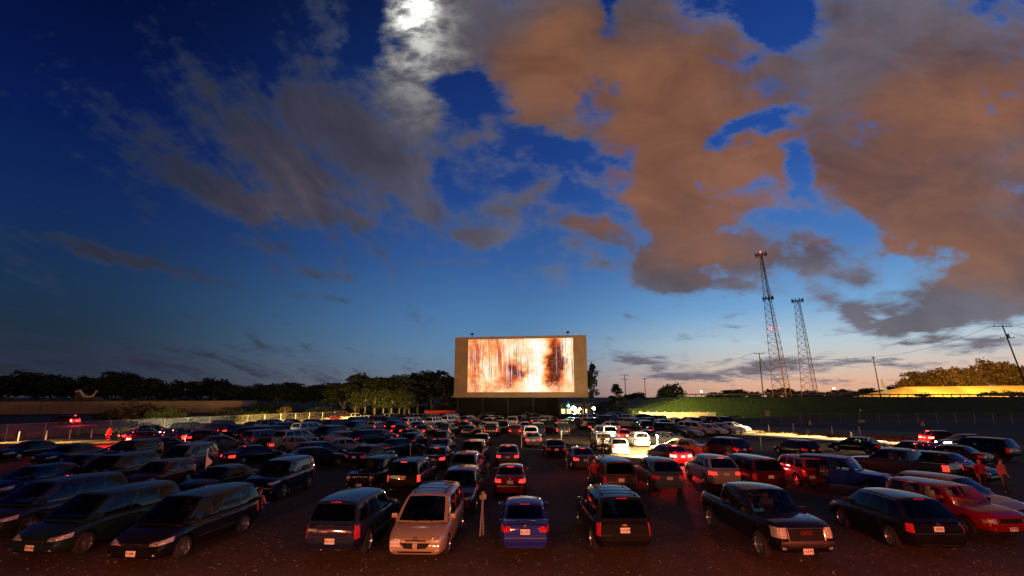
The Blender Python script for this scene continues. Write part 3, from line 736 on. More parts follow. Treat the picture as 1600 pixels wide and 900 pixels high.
# ------------------------------------------------------------------ ground
def strip(name, pts, z, mat, kind='structure'):
    bm = bmesh.new(); bm.faces.new([bm.verts.new((p[0], p[1], z)) for p in pts])
    o = bobj(name, bm, mat); tag(o, kind=kind); return o
def ground_mat(name, lo, hi, speck=None, bump=.5, sc_=(.25, 3, 22)):
    m, nt, out = new_mat(name)
    b = nt.new('ShaderNodeBsdfPrincipled'); nt.l.new(b.outputs[0], out.inputs[0])
    tc = nt.new('ShaderNodeTexCoord').outputs['Object']
    a1 = nt.noise(tc, sc_[0], 6, .65).outputs[0]; a2 = nt.noise(tc, sc_[1], 6, .7).outputs[0]; a3 = nt.noise(tc, sc_[2], 3, .6).outputs[0]
    f = nt.math('ADD', nt.math('MULTIPLY', a1, .45), nt.math('ADD', nt.math('MULTIPLY', a2, .35), nt.math('MULTIPLY', a3, .2)))
    c = nt.mix(nt.maprange(f, .36, .64), (*lo, 1), (*hi, 1))
    h = nt.math('ADD', nt.math('MULTIPLY', a2, .5), nt.math('MULTIPLY', a3, .35))
    if speck:
        v = nt.new('ShaderNodeTexVoronoi'); v.inputs['Scale'].default_value = 6.5; nt.l.new(tc, v.inputs['Vector'])
        sp = nt.new('ShaderNodeSeparateColor'); nt.l.new(v.outputs['Color'], sp.inputs[0])
        sz = nt.maprange(sp.outputs[1], 0, 1, .10, .30)
        k = nt.math('MULTIPLY', nt.math('LESS_THAN', v.outputs['Distance'], sz), nt.math('GREATER_THAN', sp.outputs[0], .72))
        c = nt.mix(nt.math('MULTIPLY', k, nt.math('MULTIPLY_ADD', sp.outputs[2], .9, .1)), c, (*speck, 1))
        h = nt.math('ADD', h, nt.math('MULTIPLY', k, .35))
        v2 = nt.new('ShaderNodeTexVoronoi'); v2.inputs['Scale'].default_value = 19; nt.l.new(tc, v2.inputs['Vector'])
        sp2 = nt.new('ShaderNodeSeparateColor'); nt.l.new(v2.outputs['Color'], sp2.inputs[0])
        k2 = nt.math('MULTIPLY', nt.math('LESS_THAN', v2.outputs['Distance'], .28), nt.math('GREATER_THAN', sp2.outputs[0], .6))
        c = nt.mix(nt.math('MULTIPLY', k2, .5), c, tuple(x * .45 for x in speck) + (1,))
        h = nt.math('ADD', h, nt.math('MULTIPLY', k2, .2))
    nt.l.new(c, b.inputs['Base Color']); b.inputs['Roughness'].default_value = .88; b.inputs['Specular IOR Level'].default_value = .25
    bp = nt.new('ShaderNodeBump'); bp.inputs['Strength'].default_value = bump; bp.inputs['Distance'].default_value = .06
    nt.l.new(h, bp.inputs['Height']); nt.l.new(bp.outputs[0], b.inputs['Normal'])
    return m
GRAVEL = ground_mat('gravel_lot', (.042, .025, .012), (.15, .085, .038), (.60, .47, .34), .9)
FIELD = ground_mat('rough_field', (.02, .028, .012), (.05, .055, .022), None, .8, (.06, .8, 6))
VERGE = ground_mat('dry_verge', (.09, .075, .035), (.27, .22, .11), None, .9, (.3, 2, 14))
ASPH = ground_mat('asphalt', (.035, .034, .034), (.06, .058, .056), None, .3, (.2, 4, 40))
GRASS = ground_mat('bank_grass', (.045, .075, .014), (.095, .13, .028), None, .6, (.12, 1.5, 9))
strip('ground', [(-2500, -60), (2500, -60), (2500, 4000), (-2500, 4000)], 0, FIELD)
# gravel lot with the gentle swells of the parking ramps
bm = bmesh.new()
XS = frange(-62, 44, 53); YS = frange(4, 122, 236)
def ramp_z(y): return .008 + .10 * max(0, math.sin((y - 18.5) / 9.7 * 2 * math.pi)) ** 2 * 0.0
V = [[bm.verts.new((x, y, ramp_z(y))) for y in YS] for x in XS]
for i in range(len(XS) - 1):
    for j in range(len(YS) - 1): bm.faces.new((V[i][j], V[i + 1][j], V[i + 1][j + 1], V[i][j + 1]))
o = bobj('gravel_lot', bm, GRAVEL); tag(o, kind='structure')
# dirt and dry grass cut to the headlit areas, pale colour adding to the light
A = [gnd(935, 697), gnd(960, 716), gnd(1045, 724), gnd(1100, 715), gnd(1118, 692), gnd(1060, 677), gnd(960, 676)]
strip('headlit_dirt', A, .014, VERGE)
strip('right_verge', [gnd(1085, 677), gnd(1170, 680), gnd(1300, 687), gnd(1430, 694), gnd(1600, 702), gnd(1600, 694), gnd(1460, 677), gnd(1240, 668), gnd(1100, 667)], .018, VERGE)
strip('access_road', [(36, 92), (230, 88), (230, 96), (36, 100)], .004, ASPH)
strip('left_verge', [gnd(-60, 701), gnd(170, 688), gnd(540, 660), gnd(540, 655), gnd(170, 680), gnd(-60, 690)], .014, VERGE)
strip('left_road', [(-150, 70), (-62, 72), (-50, 118), (-45, 126), (-150, 126)], .004, ASPH)
# ------------------------------------------------------------------ highway embankment
def crest(t): return None
toe = [gnd(962, 655), gnd(1080, 655), gnd(1300, 652)]
EB = [(24, 122), (46, 122), (95, 125), (160, 130), (260, 138), (400, 150)]
bm = bmesh.new(); rows = []
for i, (x, y) in enumerate(EB):
    h = 0.2 if i == 0 else 5.0
    prof = [(0, 0), (2.5, .5), (6, 2.2), (9.5, 4.2), (11.5, 4.95), (12.5, 5.0), (40, 5.0), (54, 0)]
    rows.append([bm.verts.new((x + (6 if i == 0 else 0), y + dy_, min(z, h) if z else 0)) for dy_, z in prof])
for a, b in zip(rows, rows[1:]):
    for k in range(len(a) - 1): bm.faces.new((a[k], b[k], b[k + 1], a[k + 1]))
bmesh.ops.subdivide_edges(bm, edges=bm.edges[:], cuts=5, use_grid_fill=True)
for v_ in bm.verts:
    if 0.1 < v_.co.z < 4.9: v_.co.z += random.uniform(-.12, .12)
o = bobj('embankment', bm, GRASS, smooth=60); tag(o, kind='structure')
bm = bmesh.new(); a = [bm.verts.new((x + (8 if i == 0 else 0), y + 15.5, 5.03)) for i, (x, y) in enumerate(EB) if i]; b = [bm.verts.new((x, y + 37, 5.03)) for i, (x, y) in enumerate(EB) if i]
for k in range(len(a) - 1): bm.faces.new((a[k], a[k + 1], b[k + 1], b[k]))
o = bobj('highway', bm, ASPH); tag(o, kind='structure')
# tall grass on the bank and verges
def grass(name, n, place, h, mat, label=None):
    bm = bmesh.new()
    for _ in range(n):
        p = place(); hh = h * random.uniform(.5, 1.3); a = random.uniform(0, 6.28); w_ = random.uniform(.02, .05) * (1 + h)
        d = Vector((math.cos(a), math.sin(a), 0)); l = Vector((random.uniform(-.3, .3), random.uniform(-.3, .3), 1)) * hh
        bm.faces.new([bm.verts.new(p - d * w_), bm.verts.new(p + d * w_), bm.verts.new(p + l)])
    o = bobj(name, bm, mat); tag(o, label, 'grass', kind='stuff'); return o
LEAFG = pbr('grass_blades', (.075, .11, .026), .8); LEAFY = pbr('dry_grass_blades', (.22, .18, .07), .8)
def lerp_line(A, B, w_):
    def f():
        t = random.random(); p = A.lerp(B, t); return Vector((p.x + random.uniform(-w_, w_), p.y + random.uniform(-w_, w_), 0))
    return f
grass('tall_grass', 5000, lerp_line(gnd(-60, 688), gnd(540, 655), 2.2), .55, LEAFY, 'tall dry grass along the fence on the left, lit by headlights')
def bankp():
    t = random.random(); x = 26 + 150 * t ** 1.5; y0 = 122 + max(0, (x - 46)) * .07; s = random.random() * 11
    z = [0, .5, 2.2, 4.2, 4.95][0]
    for (a0, z0), (a1, z1) in zip([(0, 0), (2.5, .5), (6, 2.2), (9.5, 4.2)], [(2.5, .5), (6, 2.2), (9.5, 4.2), (11.5, 4.95)]):
        if a0 <= s <= a1: z = z0 + (z1 - z0) * (s - a0) / (a1 - a0)
    return Vector((x, y0 + s, z * min(1, max(0, (x - 24) / 20))))
grass('bank_tall_grass', 9000, bankp, .28, LEAFG, 'green grass covering the highway embankment on the right')
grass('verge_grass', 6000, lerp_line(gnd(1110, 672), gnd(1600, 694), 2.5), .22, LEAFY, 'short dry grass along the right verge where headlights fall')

# ------------------------------------------------------------------ the movie screen
BL = at(709, 620, 111.5); BR = at(919, 622, 107.0); z0 = 4.85
SW = math.hypot(BR.x - BL.x, BR.y - BL.y); SH = 13.25; ang = math.atan2(BR.y - BL.y, BR.x - BL.x)
scr = empty('movie_screen', ((BL.x + BR.x) / 2, (BL.y + BR.y) / 2, 0), ang)
tag(scr, 'huge drive-in movie screen showing a bright orange and white picture', 'movie screen')
BOARD = pbr('screen_board', (.62, .41, .23), .8, noise=.18, nscale=.5, bump=.15, bscale=6)
STEEL = pbr('dark_steel', (.03, .028, .026), .6, .4, noise=.2)
bm = bmesh.new(); box(bm, (0, .6, z0 + SH / 2), (SW, 1.2, SH), bevel=.04); bobj('screen_board', bm, BOARD, scr, 30)
x0, x1 = -SW / 2 + SW * .105, -SW / 2 + SW * .902; zz0, zz1 = z0 + SH * .085, z0 + SH * .957
# picture: light thrown onto the board, so it gives off light
m, nt, out = new_mat('movie_picture')
em = nt.new('ShaderNodeEmission'); nt.l.new(em.outputs[0], out.inputs[0])
tc = nt.new('ShaderNodeTexCoord').outputs['Object']
mp = nt.new('ShaderNodeMapping', vector_type='TEXTURE'); mp.inputs['Location'].default_value = (x0, 0, zz0); mp.inputs['Scale'].default_value = (x1 - x0, 1, zz1 - zz0)
nt.l.new(tc, mp.inputs[0]); s3 = nt.new('ShaderNodeSeparateXYZ'); nt.l.new(mp.outputs[0], s3.inputs[0]); pu, pv = s3.outputs[0], s3.outputs[2]
q = nt.new('ShaderNodeCombineXYZ'); nt.l.new(pu, q.inputs[0]); nt.l.new(nt.math('MULTIPLY', pv, .5), q.inputs[1]); Q = q.outputs[0]
fire = nt.noise(Q, 5, 7, .62, .9).outputs[0]
def pb(px, py, rx, ry, amp, kind='SPHERICAL'):
    mm = nt.new('ShaderNodeMapping', vector_type='TEXTURE'); mm.inputs['Location'].default_value = (px, py * .5, 0); mm.inputs['Scale'].default_value = (rx, ry * .5, 1)
    nt.l.new(Qw, mm.inputs[0]); g = nt.new('ShaderNodeTexGradient', gradient_type=kind); nt.l.new(mm.outputs[0], g.inputs[0]); return nt.math('MULTIPLY', g.outputs['Fac'], amp)
Qw = nt.vmath('ADD', Q, nt.vmath('SCALE', nt.vmath('SUBTRACT', nt.noise(Q, 9, 5, .6).outputs['Color'], (.5, .5, .5)), .22))
def psum(l):
    a = None
    for t in l: a = pb(*t) if a is None else nt.math('ADD', a, pb(*t))
    return a
bright = psum([(.66, .66, .17, .7, .95), (.42, .8, .16, .35, .55), (.94, .7, .12, .9, .8), (.62, .12, .22, .3, .8), (.10, .35, .12, .4, .3), (.15, .62, .06, .25, .25), (.24, .45, .07, .45, .8), (.16, .35, .06, .45, .5)])
dark = psum([(.82, .62, .13, .45, 1.0), (.78, .30, .10, .25, .8), (.88, .55, .12, .5, .5), (.44, .42, .10, .3, .75), (.36, .15, .3, .12, .4), (.85, .12, .2, .12, .4), (.28, .75, .10, .5, .5), (.06, .5, .06, .8, .5), (.12, .6, .05, .4, .3), (.55, .38, .14, .12, .5), (.90, .5, .05, .5, .5)])
val = nt.math('ADD', nt.math('SUBTRACT', nt.math('MULTIPLY', bright, .62), nt.math('MULTIPLY', dark, .75)), nt.math('MULTIPLY', fire, 1.05))
pc = nt.ramp(nt.math('MULTIPLY', val, .7), [(0, (.10, .01, .004, 1)), (.14, (.42, .05, .012, 1)), (.27, (.85, .22, .05, 1)), (.40, (1, .52, .20, 1)), (.55, (1, .82, .52, 1)), (.72, (1, .97, .90, 1))])
stv = nt.new('ShaderNodeCombineXYZ'); nt.l.new(nt.math('MULTIPLY', pu, 95), stv.inputs[0]); nt.l.new(nt.math('MULTIPLY', pv, 1.1), stv.inputs[1])
stn = nt.noise(stv.outputs[0], 1, 3, .7).outputs[0]
reg = nt.math('ADD', nt.smooth(pu, .72, .50, 0, 1), nt.smooth(pu, .80, .92, 0, 1)); reg = nt.math('MULTIPLY', reg, nt.smooth(pv, .05, .4))
pc = nt.mix(nt.math('MULTIPLY', nt.smooth(stn, .56, .62), reg), pc, (.93, .93, 1, 1))
pc = nt.mix(nt.math('MULTIPLY', nt.smooth(stn, .45, .39), nt.math('MULTIPLY', reg, .8)), pc, (.13, .07, .08, 1))
band = nt.math('MULTIPLY', nt.smooth(pv, .22, .14), nt.smooth(nt.noise(Q, 60, 3, .6).outputs[0], .45, .62))
fd = nt.noise(Q, 42, 6, .7, 1.2).outputs[0]
pc = nt.mix(nt.math('MULTIPLY', nt.smooth(fd, .50, .38), .4), pc, (.62, .20, .06, 1)); pc = nt.mix(nt.math('MULTIPLY', nt.smooth(fd, .58, .72), .4), pc, (1, .95, .8, 1))
pc = nt.mix(nt.math('MULTIPLY', band, .45), pc, (1, .85, .6, 1)); nt.l.new(pc, em.inputs[0]); em.inputs[1].default_value = 1.15
bm = bmesh.new(); bm.faces.new([bm.verts.new(p) for p in ((x0, -.02, zz0), (x1, -.02, zz0), (x1, -.02, zz1), (x0, -.02, zz1))])
bobj('picture', bm, m, scr)
for t in (.03, .22, .41, .6, .79, .97):
    bm = bmesh.new(); x = -SW / 2 + SW * t
    box(bm, (x, .6, z0 / 2), (.45, .45, z0)); bobj('support_post', bm, STEEL, scr)
    bm = bmesh.new(); tube(bm, [(x, 1.2, z0 + 6), (x, 5.5, 0)], .16, 6); bobj('back_brace', bm, STEEL, scr)
bm = bmesh.new(); box(bm, (-SW * .095, 1.0, 2.75), (SW * .79, .12, 3.9)); bobj('shade_sheet', bm, pbr('shade_black', (.008, .008, .008), .9), scr)  # black sheet added for the darkness below the screen
for t in (.13, .865):
    l = empty('screen_lamp', (-SW / 2 + SW * t, .5, z0 + SH)); l.parent = scr
    bm = bmesh.new(); tube(bm, [(0, 0, 0), (0, 0, .55)], .06, 6); bobj('lamp_stem', bm, STEEL, l)
    bm = bmesh.new(); box(bm, (0, -.1, .72), (.7, .35, .35), Matrix.Rotation(R(25), 3, 'X'), bevel=.05); bobj('lamp_head', bm, STEEL, l, 40)

# ------------------------------------------------------------------ trees
LEAF = {}
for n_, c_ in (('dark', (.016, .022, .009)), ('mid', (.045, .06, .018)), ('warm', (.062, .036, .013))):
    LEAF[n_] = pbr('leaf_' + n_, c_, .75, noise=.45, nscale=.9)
BARK = pbr('bark', (.14, .11, .08), .9, noise=.3, bump=.4, bscale=12)
PALEBARK = pbr('pale_bark', (.34, .29, .22), .85, noise=.3, bump=.3, bscale=10)
def tree_meshes(seed, kind='round', n=60, per=60, ls=.30):
    rd = random.Random(seed); bm = bmesh.new(); tips = []
    H = 10.0
    for i in range(n):
        if kind == 'round':
            a = rd.uniform(0, 6.28); e = rd.uniform(-.75, 1); rr = rd.uniform(.3, 1) ** .7
            c = Vector((math.cos(a) * math.sqrt(1 - e * e) * 3.6 * rr, math.sin(a) * math.sqrt(1 - e * e) * 3.6 * rr, 6.1 + e * 3.5 * rr)); s = rd.uniform(.7, 1.3)
        elif kind == 'tall':
            a = rd.uniform(0, 6.28); t = rd.random(); r0 = 2.4 * math.sin(math.pi * (.15 + .8 * t)) * rd.uniform(.3, 1)
            c = Vector((math.cos(a) * r0, math.sin(a) * r0, 3.4 + 6.2 * t)); s = rd.uniform(.6, 1.1)
        elif kind == 'pine':
            t = rd.random() ** .8; a = rd.uniform(0, 6.28); r0 = 3.0 * (1 - t) * rd.uniform(.5, 1) + .2
            c = Vector((math.cos(a) * r0, math.sin(a) * r0, 1.8 + 8.0 * t)); s = .55 + .5 * (1 - t)
        else:  # shrub
            a = rd.uniform(0, 6.28); r0 = 4.2 * math.sqrt(rd.random()); c = Vector((math.cos(a) * r0, math.sin(a) * r0, .8 + rd.random() * 5.5 * (1 - r0 / 5.2))); s = rd.uniform(.8, 1.4)
        tips.append(c)
        for k in range(per):
            d = Vector((rd.gauss(0, 1), rd.gauss(0, 1), rd.gauss(0, .75))); d = d.normalized() * (rd.random() ** .45) * s
            if kind == 'pine': d.z *= .35
            p = c + d; nrm = Vector((rd.gauss(0, 1), rd.gauss(0, 1), rd.gauss(0, 1) + .4)).normalized()
            t1 = nrm.orthogonal().normalized(); t2 = nrm.cross(t1); L_ = ls * rd.uniform(.5, 1.3)
            bm.faces.new([bm.verts.new(p - t1 * L_), bm.verts.new(p + t2 * L_ * .6), bm.verts.new(p + t1 * L_), bm.verts.new(p - t2 * L_ * .6)])
    crown = bpy.data.meshes.new('crown'); bm.to_mesh(crown); bm.free()
    bm = bmesh.new(); pts = [Vector((rd.uniform(-.2, .2) * k, rd.uniform(-.2, .2) * k, k * 1.9)) for k in range(4)]
    if kind == 'shrub': pts = [Vector((0, 0, 0)), Vector((.1, 0, .8)), Vector((.1, .1, 1.6))]
    tube(bm, pts, [.26, .2, .16, .1][:len(pts)], 8)
    for c in rd.sample(tips, 9):
        b0 = pts[rd.choice(range(1, len(pts)))]; tube(bm, [b0, b0.lerp(c, .5) + Vector((0, 0, .3)), c], [.09, .06, .02], 5)
    return crown, bm_mesh('trunk', bm, 60)
TM = {'round': [tree_meshes(s) for s in (1, 2, 3)], 'tall': [tree_meshes(s, 'tall', 30) for s in (4, 5)], 'pine': [tree_meshes(6, 'pine', 60, 40)], 'shrub': [tree_meshes(s, 'shrub', 52) for s in (8, 9)]}
for k_ in TM:
    for cr, tr in TM[k_]: cr.materials.append(LEAF['dark']); tr.materials.append(BARK)
def tree(kind, px, ytop, Y, width=None, leaf='dark', label='', group=None, name=None, bark=BARK, base=0.0):
    top = at(px, ytop, Y); hgt = max(.6, top.z - base)
    cr, tr = random.choice(TM[kind]); s = hgt / (10.0 if kind != 'shrub' else 6.6)
    root = empty(name or {'pine': 'pine_tree', 'shrub': 'bush'}.get(kind, 'leafy_tree'), (top.x, Y, base), random.uniform(0, 6.28))
    tag(root, label, 'bush' if kind == 'shrub' else 'tree', group)
    c = bpy.data.objects.new('crown', cr); t = bpy.data.objects.new('trunk', tr)
    sx_ = (width * Y / F_PX / 7.6 / s) if width else random.uniform(.9, 1.15)
    for o in (c, t): C.objects.link(o); o.parent = root
    c.scale = (s * sx_, s * sx_, s); t.scale = (s * sx_, s * sx_, s); slot(c, 0, LEAF[leaf]); slot(t, 0, bark)
    return root
ordn = ['first','second','third','fourth','fifth','sixth','seventh','eighth','ninth','tenth','eleventh','twelfth']
# line of dark trees above the long wall on the left
LT = [(-15,588,70),(22,582,60),(62,578,66),(88,588,50),(120,592,62),(150,586,50),(182,580,56),(204,583,48),(232,590,50),(262,597,48),(292,592,44),(318,594,40),(338,588,46),(362,601,46),(388,603,44),(412,598,46),(440,599,44),(455,597,38),(478,603,42),(500,601,46),(520,596,40)]
sides = ['taller', 'ragged', 'broad', 'low', 'narrow']
for i, (x, yt, wd) in enumerate(LT):
    tree('round', x, yt, random.uniform(185, 215), wd * 1.35, 'dark', 'dark tree %s above the long wall, %s from the left' % (['with a broad rounded top', 'with a ragged top', 'with a lower uneven top'][i % 3], ['first','second','third','fourth','fifth','sixth','seventh','eighth','ninth','tenth','eleventh','twelfth','thirteenth','fourteenth','fifteenth','sixteenth','seventeenth','eighteenth','nineteenth','twentieth','twenty-first'][i]), 'dark trees beyond the long wall')
# grove left of the screen
GT = [(540,597,56),(562,585,70),(588,589,64),(612,590,66),(634,584,60),(655,592,56),(678,579,76),(700,588,60)]
for i, (x, yt, wd) in enumerate(GT):
    tree(['round', 'tall'][i % 2], x, yt, random.uniform(136, 146), wd * 1.25, 'dark', 'tall tree of the dense grove left of the movie screen, %s from the left' % ['first','second','third','fourth','fifth','sixth','seventh','eighth'][i], 'grove left of the screen')
ORDX = ['first','second','third','fourth','fifth','sixth','seventh','eighth','ninth','tenth','eleventh','twelfth']
for i, (x, yt) in enumerate([(556,612),(572,606),(588,609),(601,607),(613,610),(626,606),(640,612)]):
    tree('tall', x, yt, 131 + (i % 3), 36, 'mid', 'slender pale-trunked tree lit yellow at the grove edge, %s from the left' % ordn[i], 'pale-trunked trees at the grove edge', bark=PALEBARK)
# trees and bushes in front of the long wall
tree('shrub', 232, 620, 118, 84, 'warm', 'large round bush against the long wall above the red-lit car')
tree('shrub', 262, 628, 112, 44, 'mid', 'smaller yellow-lit bush on the right flank of the large bush')
tree('shrub', 176, 640, 116, 40, 'dark', 'dark low bush left of the large round bush')
tree('shrub', 372, 632, 120, 60, 'dark', 'dark bush hiding the right end of the long wall')
tree('shrub', 330, 645, 118, 60, 'dark', 'low dark bush at the foot of the long wall')
tree('shrub', 405, 640, 118, 34, 'mid', 'small bush lit yellow green beside the fence, nearer the dark bush')
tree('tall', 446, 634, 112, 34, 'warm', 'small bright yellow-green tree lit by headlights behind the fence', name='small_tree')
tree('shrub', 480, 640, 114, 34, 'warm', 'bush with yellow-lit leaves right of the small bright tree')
tree('shrub', 510, 630, 122, 60, 'dark', 'dark bush between the small bright tree and the grove')
tree('shrub', 358, 655, 108, 20, 'warm', 'tiny yellow-lit bush by the fence right of the long wall')
# dark bushes under and behind the screen
for i, (x, yt, Y, wd) in enumerate([(722,628,124,60),(760,634,128,60),(800,636,126,60),(845,632,130,60),(700,620,134,50)]):
    tree('shrub', x, yt, Y, wd, 'dark', 'black bush in the dark under the movie screen, %s from the left' % ordn[[1,2,3,4,0,5][i]], 'bushes under the screen')
for i, (x, yt, wd) in enumerate([(540,628,50),(572,632,50),(606,630,50),(640,626,56),(672,624,50),(702,618,46)]):
    tree('shrub', x, yt, 150, wd, 'dark', 'dark undergrowth bush behind the grove trunks, %s from the left' % ordn[i], 'undergrowth behind the grove')
tree('shrub', 425, 622, 150, 60, 'dark', 'dark bush at the right end of the long wall, behind the small bright tree')
tree('shrub', 395, 626, 146, 50, 'dark', 'dark bush just where the long wall ends')
# right of the screen
tree('tall', 924, 568, 128, 34, 'dark', 'dark tree standing half hidden by the right edge of the movie screen')
tree('pine', 962, 599, 150, 46, 'dark', 'flat-topped dark conifer right of the movie screen', name='pine_tree')
tree('shrub', 945, 622, 136, 60, 'dark', 'wide dark bush below the conifer, right of the screen')
tree('shrub', 915, 632, 134, 60, 'dark', 'black bush behind the lamps under the right corner of the screen')
tree('shrub', 985, 634, 121, 44, 'dark', 'dark bush at the left end of the grassy bank')
tree('shrub', 935, 640, 126, 60, 'dark', 'low black bush behind the parked cars below the conifer')
tree('round', 1047, 597, 170, 42, 'dark', 'solitary round black tree on the skyline above the bank', base=0)
for i, (x, yt, wd) in enumerate([(996,612,18),(983,615,14),(1118,612,18),(1138,609,20),(1155,608,18),(1178,611,16),(1205,607,16),(1224,605,20),(1242,610,18),(1263,609,22),(1288,611,24),(1312,607,20),(1337,609,26),(1358,606,22),(1352,612,26),(1388,608,26),(1400,600,24)]):
    tree('round', x, yt, random.uniform(250, 290), wd * 1.5, 'dark', 'small distant skyline tree above the guardrail, %s from the left' % (ordn + ['thirteenth','fourteenth','fifteenth','sixteenth','seventeenth','eighteenth'])[i], 'distant trees on the skyline', base=2)
RT = [(1428,580,40),(1448,577,34),(1474,572,40),(1497,574,36),(1520,577,32),(1545,558,46),(1563,563,34),(1590,570,40),(1622,566,44),(1413,592,22)]
for i, (x, yt, wd) in enumerate(RT):
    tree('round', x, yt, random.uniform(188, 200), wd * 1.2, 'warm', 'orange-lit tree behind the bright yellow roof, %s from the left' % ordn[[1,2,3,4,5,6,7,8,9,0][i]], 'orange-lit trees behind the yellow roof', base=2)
tree('shrub', 1442, 611, 152, 18, 'dark', 'small dark bush in front of the yellow roof, left one', base=5)
tree('shrub', 1545, 607, 152, 26, 'dark', 'small dark bush in front of the yellow roof, left of the right pair', base=5)
tree('shrub', 1578, 606, 152, 30, 'dark', 'small dark bush in front of the yellow roof, rightmost', base=5)

# ------------------------------------------------------------------ buildings and walls
WALLM = pbr('wall_panel', (.26, .175, .14), .75, noise=.12, nscale=.3, bump=.1, bscale=3)
TANW = pbr('tan_wall', (.45, .36, .22), .8, noise=.15, nscale=1, bump=.2, bscale=8)
REDW = pbr('red_lit_wall', (.45, .06, .04), .7, noise=.15, nscale=1)  # tail-light glow is put into the wall's red colour
ROOFM = pbr('pale_roof', (.62, .44, .13), .6, noise=.1, nscale=.6)
DARKW = pbr('dark_wall', (.05, .045, .04), .8, noise=.2)
b = empty('warehouse', (-110, 150, 0)); tag(b, 'long low brown windowless warehouse wall across the left background', 'building')
bm = bmesh.new(); A0 = at(-60, 627, 142); A1 = at(378, 631, 160)
dv = (A1 - A0); dv.z = 0; ln = dv.length; an = math.atan2(dv.y, dv.x); b.location = (A0.x, A0.y, 0); b.rotation_euler = (0, 0, an)
box(bm, (ln / 2, 10, 1.9), (ln, 20, 3.6)); bobj('wall', bm, WALLM, b)
bm = bmesh.new(); box(bm, (ln / 2, 9.9, 3.78), (ln + .4, 20.4, .16), bevel=.03); bobj('roof', bm, DARKW, b)
for k in range(14):
    bm = bmesh.new(); box(bm, (4 + k * (ln - 8) / 13, -.06, 1.9), (.12, .12, 3.5)); bobj('wall_rib', bm, WALLM, b)
for k in range(5):
    bm = bmesh.new(); box(bm, (ln * (.22 + .16 * k), 8, 4.1), (1.2, 1.2, .7), bevel=.06); bobj('roof_vent', bm, STEEL, b)
g = empty('small_roof', at(134, 626, 150)); g.location.z = 3.87; tag(g, 'pale V-shaped gable boards showing above the long brown wall', 'roof')
BOARDM = pbr('pale_board', (.6, .42, .36), .6)
pz0 = g.location.copy()
def rel(px, py, Y=150): return at(px, py, Y) - pz0
for p in ([rel(119, 612), rel(125, 610), rel(131, 619), rel(139, 620)], [rel(139, 620), rel(145, 619), rel(151, 611)]):
    bm = bmesh.new(); tube(bm, p, .34, 6); bobj('gable_board', bm, BOARDM, g, 40)
bm = bmesh.new(); v_ = [bm.verts.new(q_) for q_ in (rel(112, 627), rel(119, 613), rel(131, 620), rel(139, 621), rel(146, 620), rel(150, 627))]
f = bm.faces.new(v_); r = bmesh.ops.extrude_face_region(bm, geom=[f]); bmesh.ops.translate(bm, vec=(0, 3, 0), verts=[e for e in r['geom'] if isinstance(e, bmesh.types.BMVert)]); bobj('gable_wall', bm, DARKW, g)
rw = empty('red_lit_wall', (0, 0, 0)); tag(rw, 'low wall coloured by red tail-light glow behind the far cars, left below the screen', 'wall')
p0 = at(663, 655, 121); p1 = at(745, 655, 123)
rw.location = (p0.x, p0.y, 0); rw.rotation_euler = (0, 0, math.atan2(p1.y - p0.y, p1.x - p0.x)); ln2 = (p1 - p0).length
bm = bmesh.new(); box(bm, (ln2 / 2, .15, .85), (ln2, .3, 1.7)); bobj('wall_panel', bm, REDW, rw)
bm = bmesh.new(); box(bm, (ln2 / 2, .15, 1.74), (ln2 + .1, .4, .08), bevel=.01); bobj('coping', bm, REDW, rw)
tw = empty('tan_wall', (0, 0, 0)); tag(tw, 'low tan board wall at the foot of the green bank', 'wall')
p0 = at(1000, 655, 119); p1 = at(1120, 655, 121); tw.location = (p0.x, p0.y, 0); tw.rotation_euler = (0, 0, math.atan2(p1.y - p0.y, p1.x - p0.x)); ln2 = (p1 - p0).length
for k in range(9):
    bm = bmesh.new(); box(bm, (ln2 * (k + .5) / 9, .1, .72 ), (ln2 / 9 - .05, .12, 1.4)); bobj('board_panel', bm, TANW, tw)
    bm = bmesh.new(); box(bm, (ln2 * k / 9, .1, .8), (.16, .2, 1.6)); bobj('post', bm, TANW, tw)
# yellow roof on the right
yb = empty('long_hall', (0, 0, 0)); tag(yb, 'long low hall on the right with a bright yellow lit roof', 'building')
q0 = at(1405, 618, 165); q1 = at(1660, 618, 165); e0 = 4.6; hx = at(1458, 607, 176)
L0 = q0.x; L1 = q1.x + 25
bm = bmesh.new(); box(bm, ((L0 + L1) / 2, 178, e0 / 2), (L1 - L0 - 1, 25, e0)); bobj('wall', bm, TANW, yb)
bm = bmesh.new(); rz = at(1500, 604.5, 178).z
vs_ = [(L0, 165, e0), (L1, 165, e0), (L1, 191, e0), (L0, 191, e0), (L0 + 12, 178, rz), (L1 - 12, 178, rz + .6)]
V_ = [bm.verts.new(p) for p in vs_]
for f in ((0, 1, 5, 4), (1, 2, 5), (2, 3, 4, 5), (3, 0, 4), (3, 2, 1, 0)): bm.faces.new([V_[k] for k in f])
bobj('roof', bm, ROOFM, yb)
# roadside booth lit beyond the last rows
kb = empty('roadside_booth', (0, 126, 0)); kb.location.x = at(893, 640, 126).x; tag(kb, 'small lit roadside building seen beyond the last cars below the screen corner', 'building')
WINL = pbr('lit_window', (.8, .6, .3), .5, emit=(1, .72, .32), estr=1.6)
bm = bmesh.new(); box(bm, (0, 3, 1.6), (10, 5, 3.2)); bobj('wall', bm, DARKW, kb)
bm = bmesh.new(); box(bm, (0, 3, 3.35), (11, 6, .25), bevel=.04); bobj('roof', bm, DARKW, kb)
for k, x in enumerate((-3.9, -2.2, -.6, 1.4, 3.4)):
    bm = bmesh.new(); box(bm, (x, .44, 1.5), (1.0 + .3 * (k % 2), .08, 1.1)); bobj('window', bm, WINL, kb)

